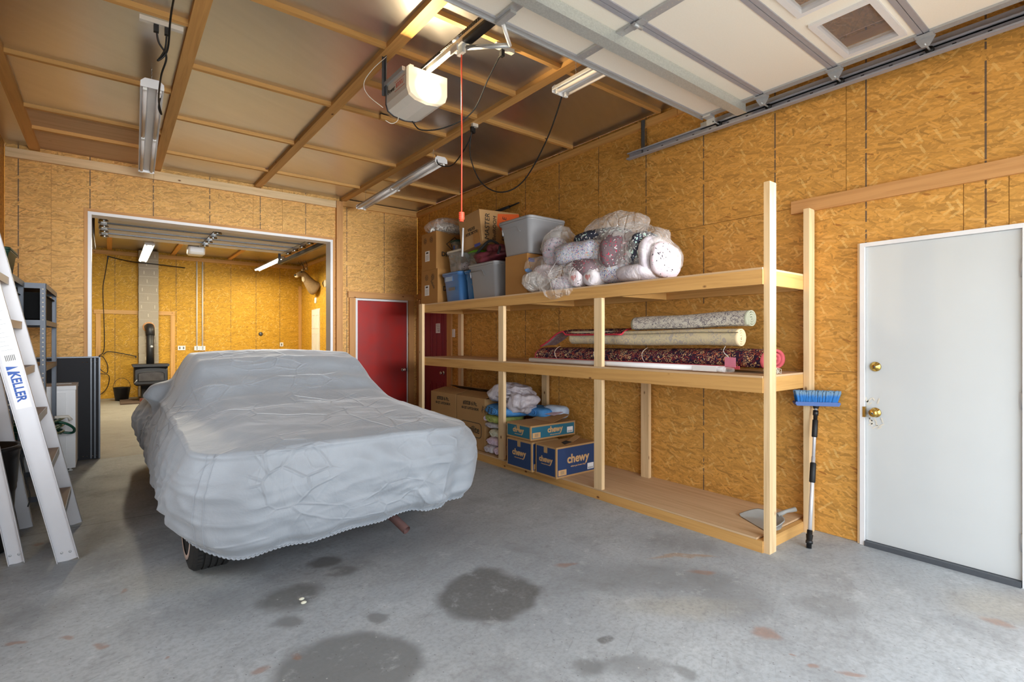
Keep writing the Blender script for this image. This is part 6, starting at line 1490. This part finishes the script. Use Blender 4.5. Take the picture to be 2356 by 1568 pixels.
# stitched seams and the gathered hem
def ring_pts(fn, lo, hi, st=2): return [fn(j) for j in range(lo, hi, st)]
hemp = [allp[(len(rings) - 1) * NT_ + j] for j in range(NT_)] 
rf = MB(); 
for j in range(0, NT_ * 1):
    p, q = Vector(hemp[j]), Vector(hemp[(j + 1) % NT_]); 
    for s_ in (0, .5):
        c = p.lerp(q, s_) + Vector((0, 0, .004 * (-1 if (j * 2 + int(s_ * 2)) % 2 else 1))); n_ = p.lerp(q, s_ + .5) + Vector((0, 0, .004 * (1 if (j * 2 + int(s_ * 2)) % 2 else -1)))
        rf.tube([c, n_], .005, 4, cap=False)
obj('elastic_hem', rf, 'cover', cc_)
def nearest_j(x, y): return min(range(NT_), key=lambda j: (OUT[j][0] - x) ** 2 + (OUT[j][1] - y) ** 2)
for (x, y) in ((.40, 3.12), (.42, 3.08)):
    j = nearest_j(x, y); P0 = [Vector(allp[(86 + k) * NT_ + j]) + Vector((-.002, -.003, 0)) for k in range(0, SK, 2)]
    obj('seam', MB().tube(P0, .0010, 4), 'cover', cc_)
# the car itself: mostly hidden
car = thing('parked_car', 'car hidden by the grey cover, one tyre and the tailpipe showing below', 'car', (1.2, 5.3, 0))
m = MB(); m.rloft(1.205, 5.35, [(.30, 1.2, 4.1, .3), (.34, 1.4, 4.35, .3), (.66, 1.5, 4.4, .3), (.70, 1.4, 4.3, .3)]); obj('body', m, 'grey_panel', car)
m = MB(); m.rloft(1.205, 5.2, [(.70, 1.3, 2.0, .25), (.80, 1.2, 1.7, .25), (1.1, 1.05, .9, .2), (1.15, .95, .7, .2)]); obj('cabin', m, 'grey_panel', car)
def wheel(x, y, s):
    tm = MB(); Rr = .335; pr = [(.19, 0), (.20, .0), (.30, -.008), (.325, .012)]
    prof = [(.185, .02), (.20, .0), (.27, -.012), (.315, .0), (.332, .02)]
    for gx in (.055, .09, .125, .16): prof += [(Rr, gx - .008), (Rr - .009, gx - .006), (Rr - .009, gx + .002), (Rr, gx + .004)]
    prof += [(.332, .19), (.315, .21), (.27, .222), (.20, .21), (.185, .19)]
    tm.lathe((x, y, Rr), prof, 64, 'X', smooth=False); tm.v = [tuple(v) for v in tm.v]
    o = obj('tire', tm, 'tire', car)
    sp = MB()
    for i in range(64):
        a = i * 2 * math.pi / 64
        for gx, w_ in ((.035, .018), (.073, .014), (.108, .014), (.142, .014), (.178, .018)):
            c = Vector((x + gx, y + (Rr - .001) * math.cos(a + gx * .7), Rr + (Rr - .001) * math.sin(a + gx * .7))); d = Vector((w_ * .7, .0, 0)); tt = Vector((0, -math.sin(a), math.cos(a))) * .003; nn = Vector((0, math.cos(a), math.sin(a))) * .0016; k = len(sp.v)
            sp.v += [tuple(c - d - tt + nn), tuple(c + d - tt + nn + Vector((0, 0, 0))), tuple(c + d + tt + nn), tuple(c - d + tt + nn)]; sp.face((k, k + 1, k + 2, k + 3))
    q = obj('tread_sipe', sp, 'hole_dark', o, fix=False); q['kind'] = 'stuff'
    xs = x - .002 if s < 0 else x + .212
    obj('wheel_disc', MB().lathe((x + .01 if s < 0 else x + .2, y, Rr), [(0, 0), (.12, 0), (.16, .0), (.186, .01), (.186, .03)], 32, 'X'), 'steel', o)
    if s < 0: obj('white_mark', MB().lathe((x - .0125, y, Rr), [(.235, -.001), (.262, -.003), (.262, 0)], 48, 'X', cap=False), 'whitewall', o)
    return o
for (x, s) in ((.375, -1), (1.80, 1)):
    for y in (3.69, 6.6): wheel(x, y + (.28 if s > 0 else 0), s)
tpp = Z_ = onZ(950, 1198, .20)
m = MB(); a = Vector((1.50, 3.02, .175)); m.tube([a, a + Vector((-.03, .12, .05)), a + Vector((-.05, .4, .08)), a + Vector((-.05, 1.0, .09))], .027, 16, cap=False); m.tube([a, a + Vector((-.03, .12, .05))], .023, 16, cap=False)
obj('tailpipe', m, 'rust_pipe', car)

for i, (px, py) in enumerate(((693, 1380), (698, 1388))):
    a = onZ(px, py, 0); tag(obj('crumb', MB().blob((a.x, a.y, .006), (.016, .012, .007), .3, 3, i, 14, 8), 'towel_cream'), ['upper', 'lower'][i] + ' of two small beige lumps on the floor stain', 'debris')
